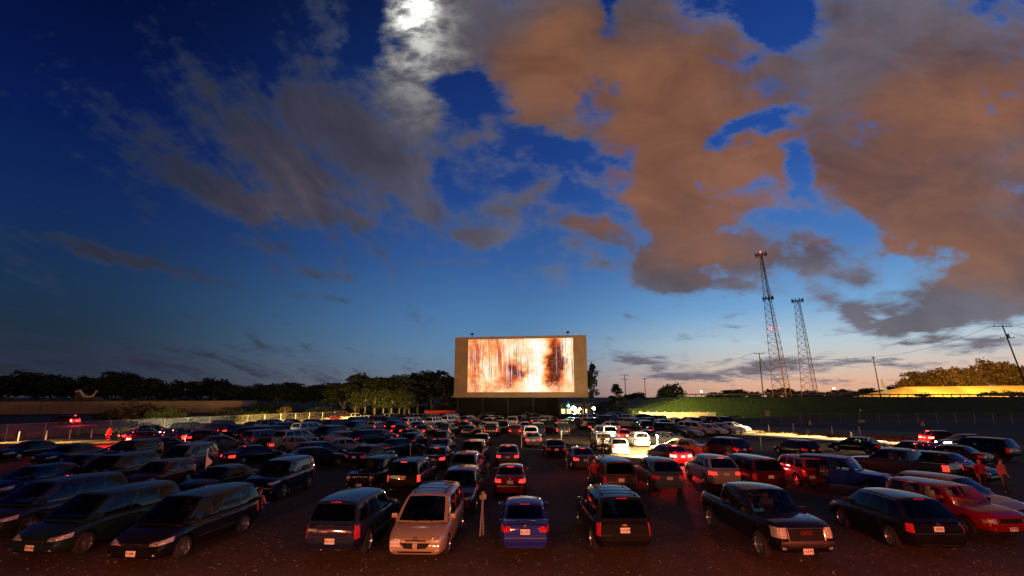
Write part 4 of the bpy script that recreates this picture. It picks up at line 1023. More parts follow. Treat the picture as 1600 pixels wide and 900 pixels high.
# ------------------------------------------------------------------ posts, fences, rails
WOOD = pbr('pole_wood', (.09, .06, .04), .85, noise=.3, bump=.3, bscale=20)
WHITEP = pbr('white_post', (.78, .74, .70), .55, noise=.1)
REDP = pbr('red_band', (.5, .03, .03), .5)
GALV = pbr('galvanised', (.32, .31, .30), .45, .7, noise=.15)
def wire(name, pts, rad, mat, parent=None):
    bm = bmesh.new(); tube(bm, pts, rad, 5); return bobj(name, bm, mat, parent)
def sag(a, b, s=.8, n=10):
    return [a.lerp(b, t / n) - Vector((0, 0, s * 4 * (t / n) * (1 - t / n))) for t in range(n + 1)]
def mesh_wire_mat():
    m, nt, out = new_mat('chain_link')
    t = nt.new('ShaderNodeBsdfTransparent'); d = nt.new('ShaderNodeBsdfPrincipled'); d.inputs['Base Color'].default_value = (.3, .3, .29, 1); d.inputs['Metallic'].default_value = .6
    tc = nt.new('ShaderNodeTexCoord').outputs['Object']; s_ = nt.new('ShaderNodeSeparateXYZ'); nt.l.new(tc, s_.inputs[0])
    def wv(sg):
        a = nt.math('ADD', s_.outputs[0], nt.math('MULTIPLY', s_.outputs[2], sg)); fr = nt.math('FRACT', nt.math('MULTIPLY', a, 12)); return nt.math('LESS_THAN', fr, .10)
    k = nt.math('MAXIMUM', wv(1.), wv(-1.)); mx = nt.new('ShaderNodeMixShader'); nt.l.new(k, mx.inputs[0]); nt.l.new(t.outputs[0], mx.inputs[1]); nt.l.new(d.outputs[0], mx.inputs[2]); nt.l.new(mx.outputs[0], out.inputs[0]); return m
LINK = mesh_wire_mat()
def fence(A, B, n, h, label, rail=.035):
    r = empty('wire_fence', A, math.atan2(B.y - A.y, B.x - A.x)); tag(r, label, 'fence'); L_ = (B - A).length
    for k in range(n + 1): wire('fence_post', [(L_ * k / n, 0, 0), (L_ * k / n, 0, h)], .05, GALV, r)
    wire('top_rail', [(0, 0, h - .06), (L_, 0, h - .06)], rail, GALV, r)
    bm = bmesh.new(); bm.faces.new([bm.verts.new(p) for p in ((0, .01, .05), (L_, .01, .05), (L_, .01, h - .08), (0, .01, h - .08))]); bobj('wire_mesh', bm, LINK, r)
fence(gnd(-60, 693), gnd(540, 656), 17, 1.9, 'chain-link fence along the left side of the lot, top rail standing for a light trail')  # this top rail is added to trace a headlight trail
fence(gnd(1190, 663), gnd(1640, 661), 15, 2.0, 'tall wire fence at the foot of the bank on the right')
def guide_post(px, py, label, group, band=True):
    p = gnd(px, py); r = empty('guide_post', p); tag(r, label, 'post', group)
    bm = bmesh.new(); box(bm, (0, 0, .55), (.12, .08, 1.1), bevel=.02); bobj('post', bm, WHITEP, r)
    if band: bm = bmesh.new(); box(bm, (-.005, 0, .85), (.125, .09, .16), bevel=.01); bobj('reflector_band', bm, REDP, r)
for i, (x, y) in enumerate([(28,690),(71,688),(108,686),(142,685)]): guide_post(x, y, 'short white marker post on the left verge, %s from the left' % ordn[i], 'white marker posts on the left verge', False)
for i, (x, y) in enumerate([(1202,677),(1240,674),(1301,679),(1344,680)]): guide_post(x, y, 'white and red marker post on the lit right verge, %s from the left' % ordn[i], 'marker posts on the right verge')
# speaker poles standing between the car rows
SPK = pbr('speaker_case', (.30, .27, .25), .6, .3)
POSTP = pbr('weathered_post', (.42, .33, .28), .7, noise=.2)
def speaker_pole(px, py, h, label, lean=0, boxes=2, mat=None):
    mat = mat or (POSTP if py > 720 else WHITEP)
    p = gnd(px, py); r = empty('speaker_pole', p); tag(r, label, 'speaker pole', 'drive-in speaker poles'); r.rotation_euler = (0, R(lean), 0)
    wire('pole', [(0, 0, 0), (0, 0, h)], .034, mat, r)
    for s in ((-1, 1) if boxes == 2 else (1,)):
        bm = bmesh.new(); box(bm, (s * .08, -.02, h - .12), (.09, .09, .17), bevel=.02); bobj('speaker_box', bm, SPK, r, 40)
    wire('pole_cap', [(0, 0, h), (0, 0, h + .04)], .07, SPK, r)
SPP = [(755,836,1.25,'speaker pole with two speaker boxes nearest the camera, right of the silver minivan',2),
 (452,770,1.2,'speaker pole right of the dark suv in the second row on the left',2),(763,757,1.2,'speaker pole left of the red sedan in the second row',2),
 (641,716,1.2,'speaker pole between the dark suv and the sedan with a red plate',2),(886,733,1.2,'speaker pole between the black sedan and the grey sedan',1),
 (849,708,1.2,'speaker pole right of the tan-lit sedan, between two centre columns',1),(744,700,1.2,'speaker pole in the third aisle, left of the centre column',1),
 (1029,711,1.7,'tall bright white pole standing in the headlight patch',1),(942,708,1.3,'bright white pole at the left edge of the headlight patch',1),
 (185,735,1.3,'leaning speaker pole left of the dark red car',2),(1190,705,1.3,'thin white pole in front of the empty dark part of the lot',1),
 (1131,713,1.1,'short white post behind the gold sedan',1),(920,738,1.1,'short white post beside the grey sedan with the person',1),
 (1159,683,1.3,'thin pole beside the bicycle near the far right cars',1),(1332,698,1.4,'thin post on the right verge above the blue truck',1),(877,690,1.2,'speaker pole in the far rows behind the black sedan',1),
 (815,700,1.2,'speaker pole left of the tan-lit sedan in the centre',1),(752,688,1.2,'speaker pole far back, below the left part of the screen',1),(1264,690,1.3,'slim pole standing on the lit strip of the right verge',1)]
for x, y, h, lb, bx in SPP: speaker_pole(x, y, h * (1.15 if y > 800 else 1), lb, random.uniform(-2, 2), bx)
speaker_pole(750, 838, 1.5, 'slimmer leaning post crossing the nearest speaker pole by the silver minivan', 4, 1)
fp = empty('flag_pole', gnd(317, 765)); tag(fp, 'thin pole with a small white pennant between the dark cars on the left', 'pole')
wire('pole', [(0, 0, 0), (0, 0, 2.2)], .03, WHITEP, fp)
bm = bmesh.new()
for (a, b_) in (((0, 0, 1.75), (.32, .02, 1.42)), ):
    f = bm.faces.new([bm.verts.new((.02, 0, 1.75)), bm.verts.new((.34, .03, 1.45)), bm.verts.new((.02, 0, 1.1))]); r_ = bmesh.ops.extrude_face_region(bm, geom=[f]); bmesh.ops.translate(bm, vec=(0, .01, 0), verts=[e for e in r_['geom'] if isinstance(e, bmesh.types.BMVert)])
bobj('pennant', bm, WHITEP, fp)
# guardrail on the bank
gr = empty('guardrail', (0, 0, 0)); tag(gr, 'long steel guardrail on wooden posts along the top of the bank', 'guardrail')
pts = [(x, y + 13.2, 5.0) for (x, y) in EB[1:]]
wire('rail', [Vector(p) + Vector((0, -.08, .62)) for p in pts], .16, GALV, gr)
def along(pts, d):
    for a, b_ in zip(pts, pts[1:]):
        a, b_ = Vector(a), Vector(b_); l = (b_ - a).length
        if d <= l: return a.lerp(b_, d / l)
        d -= l
    return Vector(pts[-1])
for k in range(60):
    p = along(pts, k * 2.6 + .5); bm = bmesh.new(); box(bm, p + Vector((0, 0, .4)), (.16, .16, .8)); bobj('rail_post', bm, WOOD, gr)
# utility poles and wires
def upole(top, base, arms, label, tr=False):
    r = empty('utility_pole', base); tag(r, label, 'utility pole', 'wooden utility poles'); t = top - base
    wire('pole', [(0, 0, 0), t * .5, t], [.19, .16, .12], WOOD, r)
    for (f, wd) in arms:
        c = t * f; bm = bmesh.new(); box(bm, c, (wd, .12, .14)); bobj('crossarm', bm, WOOD, r)
        for s in (-.45, -.2, .2, .45): wire('insulator', [c + Vector((s * wd, 0, .07)), c + Vector((s * wd, 0, .3))], .06, GALV, r)
    if tr: wire('transformer', [t * .88 + Vector((.35, 0, -.5)), t * .88 + Vector((.35, 0, .5))], .28, GALV, r)
    return r
def pole_px(px, ytop, Y, zb, arms, label, lean=0, tr=False):
    tp = at(px, ytop, Y); base = Vector((tp.x + lean, Y, zb)); upole(tp, base, arms, label, tr); return tp
T1 = pole_px(1186, 551, 150, 0, [(.985, 3.2)], 'dark utility pole left of the tall tower, with a slanted stay', -.2, True)
T2 = pole_px(1364, 557, 165, 0, [(.97, 1.2)], 'plain utility pole between the second tower and the yellow roof', .6)
T3 = pole_px(1566, 508, 112, 0, [(.985, 4.2), (.86, 3.4)], 'leaning utility pole with two crossarms at the right edge', 3.6, True)
T4 = pole_px(976, 585, 190, 0, [(.98, 3.4), (.86, 2.6)], 'small utility pole with two crossarms above the conifer')
T5 = pole_px(1007, 591, 215, 0, [(.97, 1.6)], 'thin distant pole right of the conifer')
T0 = at(930, 578, 230)
wire('guy', [T1 - Vector((0, 0, 2)), Vector((T1.x + 5.2, 144, 4.4))], .07, WOOD)
C.objects[-1].name = 'stay_cable'; tag(C.objects[-1], 'slanting stay running down from the dark utility pole', 'cable')
for i, (a, b_) in enumerate(((T1 + Vector((1, 0, .2)), T2 + Vector((0, 0, .1))), (T2, T3 + Vector((-1.5, 0, .2))), (T3 + Vector((1.5, 0, .2)), Vector((135, 92, 14))), (T3 + Vector((1, 0, -1.6)), Vector((135, 92, 11))), (T5, T1 + Vector((-1, 0, .2))))):
    o = wire('power_line', sag(a, b_, 1.6), .035, WOOD); tag(o, ['power line between the tower pole and the plain pole', 'power line from the plain pole to the leaning pole', 'upper power line leaving the right edge from the leaning pole', 'lower power line leaving the right edge from the leaning pole', 'power line from the thin distant pole to the tower pole'][i], 'power line')
# lattice towers
TOWM = pbr('tower_steel', (.16, .085, .06), .55, .5, noise=.15)
BEACON = pbr('red_beacon', (.9, .02, .02), .4, emit=(1, .04, .06), estr=7)
def tower(px, ytop, Y, wb, wt, label, nb, thick=False, plat=(1.0,)):
    tp = at(px, ytop, Y); H_ = tp.z; r = empty('lattice_tower', (tp.x, Y, 0), R(20)); tag(r, label, 'tower')
    def corner(k, t):
        a = R(90 + 120 * k + 25); wd = (wb + (wt - wb) * t) / 1.732; return Vector((wd * math.cos(a), wd * math.sin(a), H_ * t))
    for k in range(3): wire('tower_leg', [corner(k, 0), corner(k, 1)], [.30 if thick and k == 1 else .17, .2 if thick and k == 1 else .10], TOWM, r)
    for k in range(3):
        for j in range(nb):
            t0, t1 = j / nb, (j + 1) / nb; a, b_ = corner(k, t0), corner((k + 1) % 3, t1); c, d = corner((k + 1) % 3, t0), corner(k, t1)
            if j == 0: bmx = bmesh.new()
            tube(bmx, [a, b_], .06, 4); tube(bmx, [c, d], .06, 4); tube(bmx, [corner(k, t1), corner((k + 1) % 3, t1)], .05, 4)
        bobj('bracing', bmx, TOWM, r)
    for t in plat:
        z = H_ * t
        w_ = 2.6 if t == 1.0 else 2.4
        bm = bmesh.new()
        rr = [Vector((w_ * math.cos(R(60 * q_)), w_ * math.sin(R(60 * q_)), z)) for q_ in range(7)]; tube(bm, rr, .09, 5)
        for q_ in range(0, 6): tube(bm, [(0, 0, z), rr[q_]], .06, 4)
        bobj('platform', bm, TOWM, r)
        for q_ in range(9):
            a = R(40 * q_); bm = bmesh.new(); box(bm, (w_ * math.cos(a), w_ * math.sin(a), z + .1), (.35, .35, 2.0), bevel=.05); bobj('antenna_panel', bm, TOWM, r)
    return r, tp, H_
tr1, tp1, H1 = tower(1189, 398, 250, 9.0, 1.2, 'tallest lattice radio tower with red warning lights', 22, True, (1.0, .70))
tr2, tp2, H2 = tower(1246, 470, 250, 8.0, 2.6, 'shorter lattice tower with an antenna ring on top, no red lights', 16)
bm = bmesh.new(); bmesh.ops.create_icosphere(bm, subdivisions=2, radius=.5, matrix=Matrix.Translation((0, 0, H1 + 1.6))); bobj('beacon', bm, BEACON, tr1, 60)
for s in (-1, 1):
    bm = bmesh.new(); bmesh.ops.create_icosphere(bm, subdivisions=2, radius=.6 if s < 0 else .35, matrix=Matrix.Translation((s * 2.8, -1, H1 * .5))); bobj('beacon', bm, BEACON, tr1, 60)
for r_, sh, H_ in ((tr1, 3.6, H1), (tr2, 1.2, H2)):
    r_.location.x += sh; r_.rotation_euler = (Matrix.Rotation(-math.atan2(sh, H_), 3, 'Y') @ Matrix.Rotation(R(20), 3, 'Z')).to_euler()
# street lamps with lit heads
SOD = pbr('sodium_lamp', (1, .6, .2), .4, emit=(1, .55, .16), estr=30); WHL = pbr('white_lamp', (1, 1, .9), .4, emit=(1, 1, .78), estr=60); GRL = pbr('green_lens', (.1, 1, .5), .4, emit=(.03, 1, .42), estr=40)
def lampost(px, py, Y, zb, label, mat, r_=.3):
    p = at(px, py, Y); r = empty('street_lamp', (p.x, Y, zb)); tag(r, label, 'street lamp'); h = p.z - zb
    wire('lamp_post', [(0, 0, 0), (0, 0, h)], .1, STEEL, r)
    bm = bmesh.new(); bmesh.ops.create_uvsphere(bm, u_segments=14, v_segments=8, radius=r_, matrix=Matrix.Translation((0, 0, h)) @ Matrix.Diagonal((1.1, 1.1, .8, 1))); bobj('lamp_globe', bm, mat, r, 60)
    return p
lampost(1096, 612, 180, 5, 'small glowing orange lamp on the skyline left of the towers', SOD, .32)
lampost(1303, 607, 185, 5, 'small glowing orange lamp just right of the shorter tower', SOD, .32)
PW = lampost(896, 638, 118, 0, 'bright white street lamp below the right corner of the screen', WHL, .55)
lampost(928, 638, 119, 0, 'white lamp right of the brightest street lamp under the screen', WHL, .35)
lampost(906, 639, 121, 0, 'small pale lamp close beside the brightest street lamp', WHL, .22)
tl = empty('traffic_light', (at(888, 634, 118).x, 118, 0)); tag(tl, 'traffic light showing green beneath the right corner of the screen', 'traffic light')
zt_ = at(888, 634, 118).z
wire('pole', [(0, 0.3, 0), (0, .3, zt_ + .8)], .08, STEEL, tl); bm = bmesh.new(); box(bm, (0, .1, zt_ + .35), (.4, .3, 1.3), bevel=.04); bobj('housing', bm, STEEL, tl, 40)
bm = bmesh.new(); bmesh.ops.create_uvsphere(bm, u_segments=12, v_segments=8, radius=.25, matrix=Matrix.Translation((0, -.12, zt_))); bobj('green_light', bm, GRL, tl, 60)
# glowing board added for a slanted light streak, bank signs, cones
sg = empty('streak_board', at(1389, 618, 152)); tag(sg, 'slanted light streak shaped as a glowing board beside the plain utility pole', 'sign')
bo = sg.location.copy(); SIGNL = pbr('streak_glow', (.9, .8, .5), .5, emit=(1, .75, .35), estr=.35)
for (a0, a1, b0, b1) in ((1376, 1378.5, 1385, 1389), (1383, 1385, 1386.5, 1389)):
    bm = bmesh.new(); f = bm.faces.new([bm.verts.new(at(x_, y_, 152) - bo) for x_, y_ in ((a0, 594), (a1, 592), (b1 + 1, 617), (b0 - 1, 617))])
    r_ = bmesh.ops.extrude_face_region(bm, geom=[f]); bmesh.ops.translate(bm, vec=(0, .3, 0), verts=[e for e in r_['geom'] if isinstance(e, bmesh.types.BMVert)]); bobj('board', bm, SIGNL, sg)
    break
for i, (x, y) in enumerate(((1266, 664), (1442, 666))):
    c = empty('road_cone', gnd(x, y)); tag(c, 'orange cone on the dark grass beyond the %s verge' % ['left part of the lit', 'right part of the lit'][i], 'cone', 'orange cones below the bank')
    bm = bmesh.new(); lathe(bm, [(.36, .04), (.33, .06), (.06, .85), (.001, .87)], 'Z', 14); bobj('cone_body', bm, pbr('cone_orange', (.9, .35, .04), .5, emit=(1, .4, .05), estr=.02), c, 40)  # slight emission paints in the light caught by the cone
    bm = bmesh.new(); box(bm, (0, 0, .025), (1.0, 1.0, .05)); bobj('cone_base', bm, TRIM, c)
for i, (px, py, Y, w_, h_, lb) in enumerate(((1199, 646, 108, .9, 1.1, 'small pale sign on the dark bank below the tall tower'), (1346, 658, 98, 1.2, .45, 'small pale sign plate low on the right fence'), (1344, 641, 118, .5, .5, 'tiny dim sign high on the dark bank'))):
    p = at(px, py, Y); s = empty('road_sign', (p.x, Y, 0)); tag(s, lb, 'sign')
    zb_ = p.z
    bm = bmesh.new(); box(bm, (0, -.06, zb_), (w_, .04, h_), bevel=.01); bobj('sign_plate', bm, WHITEP, s); wire('sign_post', [(0, 0, 0), (0, 0, zb_)], .04, GALV, s)

kb2 = empty('ticket_booth', (at(808, 640, 150).x, 150, 0)); tag(kb2, 'small dark booth with yellow lit windows under the middle of the screen', 'booth')
bm = bmesh.new(); box(bm, (0, 3, 1.3), (9, 4, 2.6)); bobj('wall', bm, TANW, kb2)
bm = bmesh.new(); box(bm, (0, 3, 2.75), (9.6, 4.8, .2), bevel=.04); bobj('roof', bm, DARKW, kb2)
for x in (-3.4, -1.0, 2.6):
    bm = bmesh.new(); box(bm, (x, .94, 1.4), (.9, .08, .8)); bobj('window', bm, WINL, kb2)

# loose stones on the near part of the lot
bm = bmesh.new(); rs = random.Random(5)
for _ in range(1500):
    y = 12.5 + 20 * rs.random() ** 1.6; x = rs.uniform(-1.1, 1.1) * y; r_ = rs.uniform(.010, .026) * (1 + .6 * (rs.random() > .93))
    c = Vector((x, y, .008 + r_ * .35)); vv = [bm.verts.new(c + Vector((a * r_ * rs.uniform(.7, 1.3), b * r_ * rs.uniform(.7, 1.3), d * r_ * .7))) for a, b, d in ((1, 0, 0), (0, 1, 0), (-1, 0, 0), (0, -1, 0), (.1, .1, 1), (0, 0, -1))]
    for a in range(4):
        bm.faces.new((vv[a], vv[(a + 1) % 4], vv[4])); bm.faces.new((vv[(a + 1) % 4], vv[a], vv[5]))
o = bobj('loose_gravel', bm, pbr('stone', (.30, .23, .18), .8, noise=.5, nscale=2)); tag(o, 'loose pale stones scattered over the dark lot in the foreground', 'gravel', kind='stuff')
# ------------------------------------------------------------------ special trim on the near cars
CLEARL = pbr('warm_clear', (.9, .8, .7), .2)
BOWTIE = pbr('emblem_gold', (.75, .5, .12), .3, .8)
REDTXT = pbr('emblem_red', (.22, .01, .01), .5)
def text_on(y, z, txt, size, mat, x=0, nm='lettering', back=False):
    def f(parts, P, bvh, S, K):
        yy = K['yR'] if back else K['yF']
        loc = bvh.ray_cast(Vector((x, yy * 2, z)), Vector((0, 1 if back else -1, 0)))[0]
        me = text_mesh(txt, size, .006); me.transform(Matrix.Rotation(R(90), 4, 'X'))
        if not back: me.transform(Matrix.Rotation(R(180), 4, 'Z'))
        parts.append((nm, me, mat, [], Matrix.Translation((x, loc.y + (-.03 if back else .03), z))))
    return f
def emblem(kind, z, x=0, back=True):
    def f(parts, P, bvh, S, K):
        yy = K['yR'] if back else K['yF']; sg_ = 1 if back else -1
        loc = bvh.ray_cast(Vector((x, yy * 2, z)), Vector((0, sg_, 0)))[0]; p = loc + Vector((0, -sg_ * .018, 0)); b = bmesh.new()
        if kind == 'bowtie':
            box(b, p, (.17, .02, .035)); box(b, p, (.06, .022, .06))
        elif kind == 'wreath':
            tube(b, [p + Vector((.06 * math.cos(t_), 0, .05 * math.sin(t_))) for t_ in [R(120 + 30 * q_) for q_ in range(11)]], .01, 5)
            box(b, p, (.055, .02, .06), bevel=.01)
        else:
            lathe(b, [(.06, 0), (.05, .012), (.001, .014)], 'Z', 16); b_ = b
            bmesh.ops.transform(b, matrix=Matrix.Translation(p) @ Matrix.Rotation(R(90 * sg_), 4, 'X'), verts=b.verts)
        P('emblem', b, BOWTIE if kind == 'bowtie' else CHROME)
    return f
def chrome_strip(z, w_, back=True, h=.012, mat=None, nm='chrome_strip', t=.03):
    def f(parts, P, bvh, S, K):
        yy = K['yR'] if back else K['yF']; sg_ = 1 if back else -1
        P(nm, decal(bvh, [(-w_, yy, z - h), (w_, yy, z - h), (w_, yy, z + h), (-w_, yy, z + h)], (0, sg_, 0), t, (12, 1)), mat or CHROME)
    return f
def spoiler(parts, P, bvh, S, K):
    b = bmesh.new(); y = K['yR'] + .12; z = interp(S['top'], y) + .12
    box(b, (0, y, z), (1.36, .2, .03), bevel=.012)
    for s in (-.6, .6): box(b, (s, y, z - .07), (.06, .14, .13), bevel=.01)
    P('spoiler', b, 'PAINT')
def pillars_chrome(parts, P, bvh, S, K):
    for s in (-1, 1):
        b = bmesh.new(); tube(b, [K['side'](s, u_, .9) + Vector((s * .01, 0, 0)) for u_ in frange(.04, .97, 10)], .012, 5); P('window_trim', b, CHROME)
def pale_roof(parts, P, bvh, S, K):
    b = bmesh.new(); grid(b, lambda a, c_: K['roof'](a, c_) + Vector((0, 0, .006)), frange(-1, 1, 8), frange(0.01, .99, 10)); P('roof_panel', b, pbr('roof_white', (.6, .58, .56), .35))
HERO = {
 'sienna': ('minivan', dict(slats=7, grille=(.20, .15), ftxt='CVK 3806', rim='six', fz=.42)),
 'town': ('minivan', dict(W=1.99, grille=(.24, .12), ftxt='F 109K', rim='five', mould=True, extra=[chrome_strip(.63, .5, False, .015)], fz=.40)),
 'bluesuv': ('suv', dict(rtxt='DN1 EFS', rack=(), pz=.62, rim='six', mould=True, extra=[text_on(0, .80, '4x4', .07, CHROME, .62, back=True), chrome_strip(.60, .85, True, .02, TRIM)])),
 'pontiac': ('minivan', dict(L=4.9, W=1.92, kidney=True, grille=(.17, .035), ftxt='DCU 1270', fx=.62, fz=.56, rack=(.3, .75), rim='five', extra=[emblem('round', .69, 0, False)])),
 'bluesedan': ('sedan', dict(L=4.45, W=1.70, rtxt='AL 1937', pz=.74, extra=[spoiler, emblem('round', .90), chrome_strip(.56, .8, True, .012)])),
 'blacksuv': ('suv', dict(W=1.92, H=1.83, rtxt='H 1919M', rack=(.3, .75), pz=.86, extra=[emblem('bowtie', 1.0), chrome_strip(.56, .85, True, .022), text_on(0, .72, 'TRAILBLAZER', .06, CHROME, -.62, back=True)])),
 'gmc': ('pickup', dict(H=1.92, top=[(-2.85,1.2),(-2.7,1.24),(-.8,1.24),(1.0,1.25),(1.6,1.27),(2.6,1.24),(2.85,1.12)], head='block', grille=(.28, .34), gframe=True, ftxt='HCP7M', fz=.47, cbump=True, bz=.66, rim='five', extra=[text_on(0, .98, 'GMC', .17, REDTXT)])),
 'caddy': ('crossover', dict(th=.26, L=4.83, W=1.91, H=1.68, rtxt='DS926', pz=.84, tail='tall', rack=(), rackc=True, rim='six', extra=[emblem('wreath', .98), chrome_strip(.70, .75, True, .018), chrome_strip(.36, .62, True, .02, CHROME), pillars_chrome])),
 'redjeep': ('jeep', dict(L=4.5, W=1.84, head='oblong', grille=(.24, .16), slats=7, ftxt='ERX 402', fz=.50, rack=(), rim='five', H=1.66)),
 'cherokee': ('jeep', dict(head='oblong', grille=(.25, .17), slats=8, ftxt='BJ 4471', fz=.48, rack=(.2, .8), rim='five')),
 'liberty': ('jeep', dict(head='oblong', grille=(.22, .16), slats=7, spare=True, rack=(.2, .8), rtxt='EGT 61', px=-.45, pz=.66)),
 'escape': ('suv', dict(rtxt='DZ 908', L=4.5, rack=(.25, .75))),
 'fj': ('jeep', dict(extra=[pale_roof], L=4.55, W=1.88, H=1.78, head='oblong', grille=(.3, .16), gframe=True)),
}
NEAR = 'cars in the front row nearest the camera'; SEC = 'cars in the second row'; MID = 'cars in the middle rows'
def hd(x, y, face):
    h = math.degrees(math.atan2(1.7 - x, 109 - y)) * .8
    return h if face == 'a' else h + 180 if face == 'c' else float(face)
def car_w(hero, x, y, face, colour, label, group, lod=0, dh=0, **kw):
    kind, mod = HERO.get(hero, (hero, {}))
    return add_car(hero + str(lod), kind, (x, y), hd(x, y, face) + dh, colour, label, group, lod, mod=mod, **kw)
def car_p(px, py, hero, face, colour, label, group=MID, lod=1, dh=0, **kw):
    """px, py: the bottom of the bumper nearest the camera"""
    kind, mod = HERO.get(hero, (hero, {})); L_ = mod.get('L', SPEC[kind]['L'])
    g = gnd(px, py, .28); h = hd(g.x, g.y, face) + dh
    f = Vector((math.sin(R(h)), math.cos(R(h)), 0)); sgn = 1 if f.y >= 0 else -1
    c = g + f * sgn * L_ / 2
    return add_car(hero + str(lod), kind, (c.x, c.y), h, colour, label, group, lod, mod=mod, **kw)
# ---- front row
car_w('sienna', -14.6, 19.2, 'c', 'dark green', 'dark green minivan with slatted chrome grille and red-glowing front plate', NEAR)
car_w('town', -11.15, 18.7, 'c', 'black', 'black minivan with chrome side moulding and wide glinting headlight, fronting the camera', NEAR)
car_w('minivan', -18.6, 21.6, 'c', 'charcoal', 'charcoal minivan cut by the left edge beside the dark green minivan', NEAR)
car_w('bluesuv', -5.5, 19.1, 'a', 'dark blue', 'dark blue suv seen from behind left of the champagne minivan', NEAR, tail=TAIL)
car_w('pontiac', -2.9, 19.05, 'c', 'champagne', 'champagne silver minivan facing the camera with twin black grille openings', NEAR)
car_w('bluesedan', .45, 19.5, 'a', 'blue', 'bright blue sedan with trunk spoiler, front row centre', NEAR)
car_w('blacksuv', 3.55, 19.4, 'a', 'black', 'black suv with roof rails and gold emblem, right of the blue sedan', NEAR)
car_w('gmc', 8.75, 19.0, 'c', 'black', 'black pickup truck facing the camera with chrome framed grille', NEAR, dh=1)
car_w('caddy', 13.85, 19.6, 'a', 'black', 'black crossover with chrome window trim and red round reflectors, seen from behind', NEAR, dh=9)
car_w('redjeep', 17.3, 20.9, 'c', 'red', 'red suv with a glowing orange interior, facing the camera', NEAR, dh=3)
# ---- second row
car_p(560, 764, 'cherokee', 'c', 'black', 'black boxy suv facing the camera with slatted grille, behind the dark blue suv', SEC, 0, headm=HEAD)
car_p(628, 768, 'escape', 'a', 'black', 'black suv with red plate glow between the boxy suv and the maroon wagon', SEC, 0, tail=TAILDIM)
car_p(708, 796, 'crossover', 'c', 'maroon', 'maroon wagon parked directly behind the champagne minivan', SEC, 0)
car_p(797, 769, 'bluesedan', 'a', 'red', 'red sedan alone in the second row, left of the centre aisle', SEC, 0, tail=TAILDIM)
car_p(972, 768, 'minivan', 'a', 'brown', 'dark brown minivan behind the black suv with roof rails', SEC, 0)
car_p(1048, 764, 'crossover', 'a', 'grey', 'grey crossover lit red on its right, beside the brown minivan', SEC, 0, dh=3)
car_p(1137, 757, 'crossover', 'a', 'silver', 'silver crossover with bright roof beside the red-lit sedan', SEC, 0, dh=6, tail=TAILDIM)
car_p(1207, 762, 'minivan', 'a', 'dark red', 'dark red minivan behind the black pickup truck', SEC, 0, dh=4, tail=TAIL)
car_p(1283, 757, 'liberty', 'a', 'red', 'red suv with a spare wheel on its tailgate', SEC, 0, dh=8)
car_p(1398, 765, 'fj', 'c', 'bright blue', 'bright blue suv with a pale roof, facing right', SEC, 0, dh=-32)
car_p(1498, 752, 'pickup', 'a', 'teal', 'dark teal pickup truck with a lit tailgate, beside the blue suv', SEC, 1, dh=-14, tail=TAILDIM)
car_p(1600, 815, 'crossover', 'c', 'tan', 'tan wagon with people behind its roof, at the right edge', SEC, 0, dh=-8)
car_p(1560, 752, 'crossover', 'c', 'charcoal', 'charcoal wagon behind the people in red at the right edge', SEC, 1, dh=-10)
car_p(1590, 716, 'suv', 'a', 'black', 'black suv cut by the right edge in the far row', SEC, 1)
car_p(1470, 716, 'hatch', 'a', 'dark blue', 'dark blue hatchback behind the teal pickup truck', SEC, 1)
car_p(400, 776, 'suv', 'c', 'dark blue', 'dark suv with bluish windows right of the pennant pole', SEC, 0, dh=-6)
car_p(288, 776, 'sedan', 'c', 'dark green', 'dark green sedan behind the black minivan', SEC, 1)
car_p(205, 763, 'hatch', 'c', 'dark red', 'dark red hatchback with one orange headlight, left of the dark green sedan', SEC, 1, dh=-10)
car_p(120, 762, 'minivan', 'c', 'black', 'black minivan in the second row left of the dark red hatchback', SEC, 1, dh=-12)
car_p(70, 748, 'sedan', 'c', 'charcoal', 'charcoal sedan with glinting headlights near the left edge', SEC, 1, dh=-14)
car_p(-20, 775, 'hatch', 'c', 'dark blue', 'dark blue hatchback cut by the left edge in the second row', SEC, 1, dh=-6)
car_p(1548, 724, 'sedan', 'a', 'charcoal', 'charcoal sedan right of the teal pickup, in the far right row', SEC, 1, dh=-8)
car_p(1385, 706, 'sedan', 'a', 'black', 'black sedan behind the bright blue suv', SEC, 1, dh=-6)
# ---- third and fourth rows, centre
car_p(675, 728, 'sedan', 'a', 'charcoal', 'charcoal sedan with red plate beside the suv window glow', MID, 1, tail=TAILDIM)
car_p(722, 748, 'crossover', 'a', 'grey', 'grey crossover just behind the maroon wagon', MID, 1)
car_p(737, 722, 'suv', 'a', 'black', 'black suv in the third row behind the grey crossover', MID, 1)
car_p(793, 724, 'sedan', 'a', 'grey', 'grey sedan directly beyond the red sedan', MID, 1, tail=TAILDIM)
car_p(870, 711, 'sedan', 'a', 'black', 'black sedan standing alone in the centre aisle with a lit plate', MID, 1)
car_p(834, 695, 'sedan', 'a', 'silver', 'silver sedan lit orange from behind in the centre', MID, 1, tail=TAILDIM)
car_p(916, 729, 'sedan', 'a', 'grey', 'grey sedan beside the standing person near the centre', MID, 1, tail=TAILDIM)
car_p(683, 708, 'coupe', 'a', 'dark blue', 'dark blue coupe beyond the charcoal sedan', MID, 1)
car_p(686, 692, 'hatch', 'a', 'maroon', 'maroon hatchback at the head of the left centre column', MID, 1)
car_p(552, 724, 'sedan', 'a', 'dark blue', 'dark blue sedan behind the boxy suv', MID, 1, dh=8)
car_p(592, 708, 'sedan', 'a', 'teal', 'teal grey sedan standing side-on in the middle', MID, 1, dh=28)
car_p(497, 707, 'sedan', '62', 'silver', 'silver sedan standing nearly broadside left of the centre', MID, 1)
car_p(508, 692, 'sedan', '55', 'silver', 'pale silver sedan just beyond the broadside silver sedan', MID, 1)
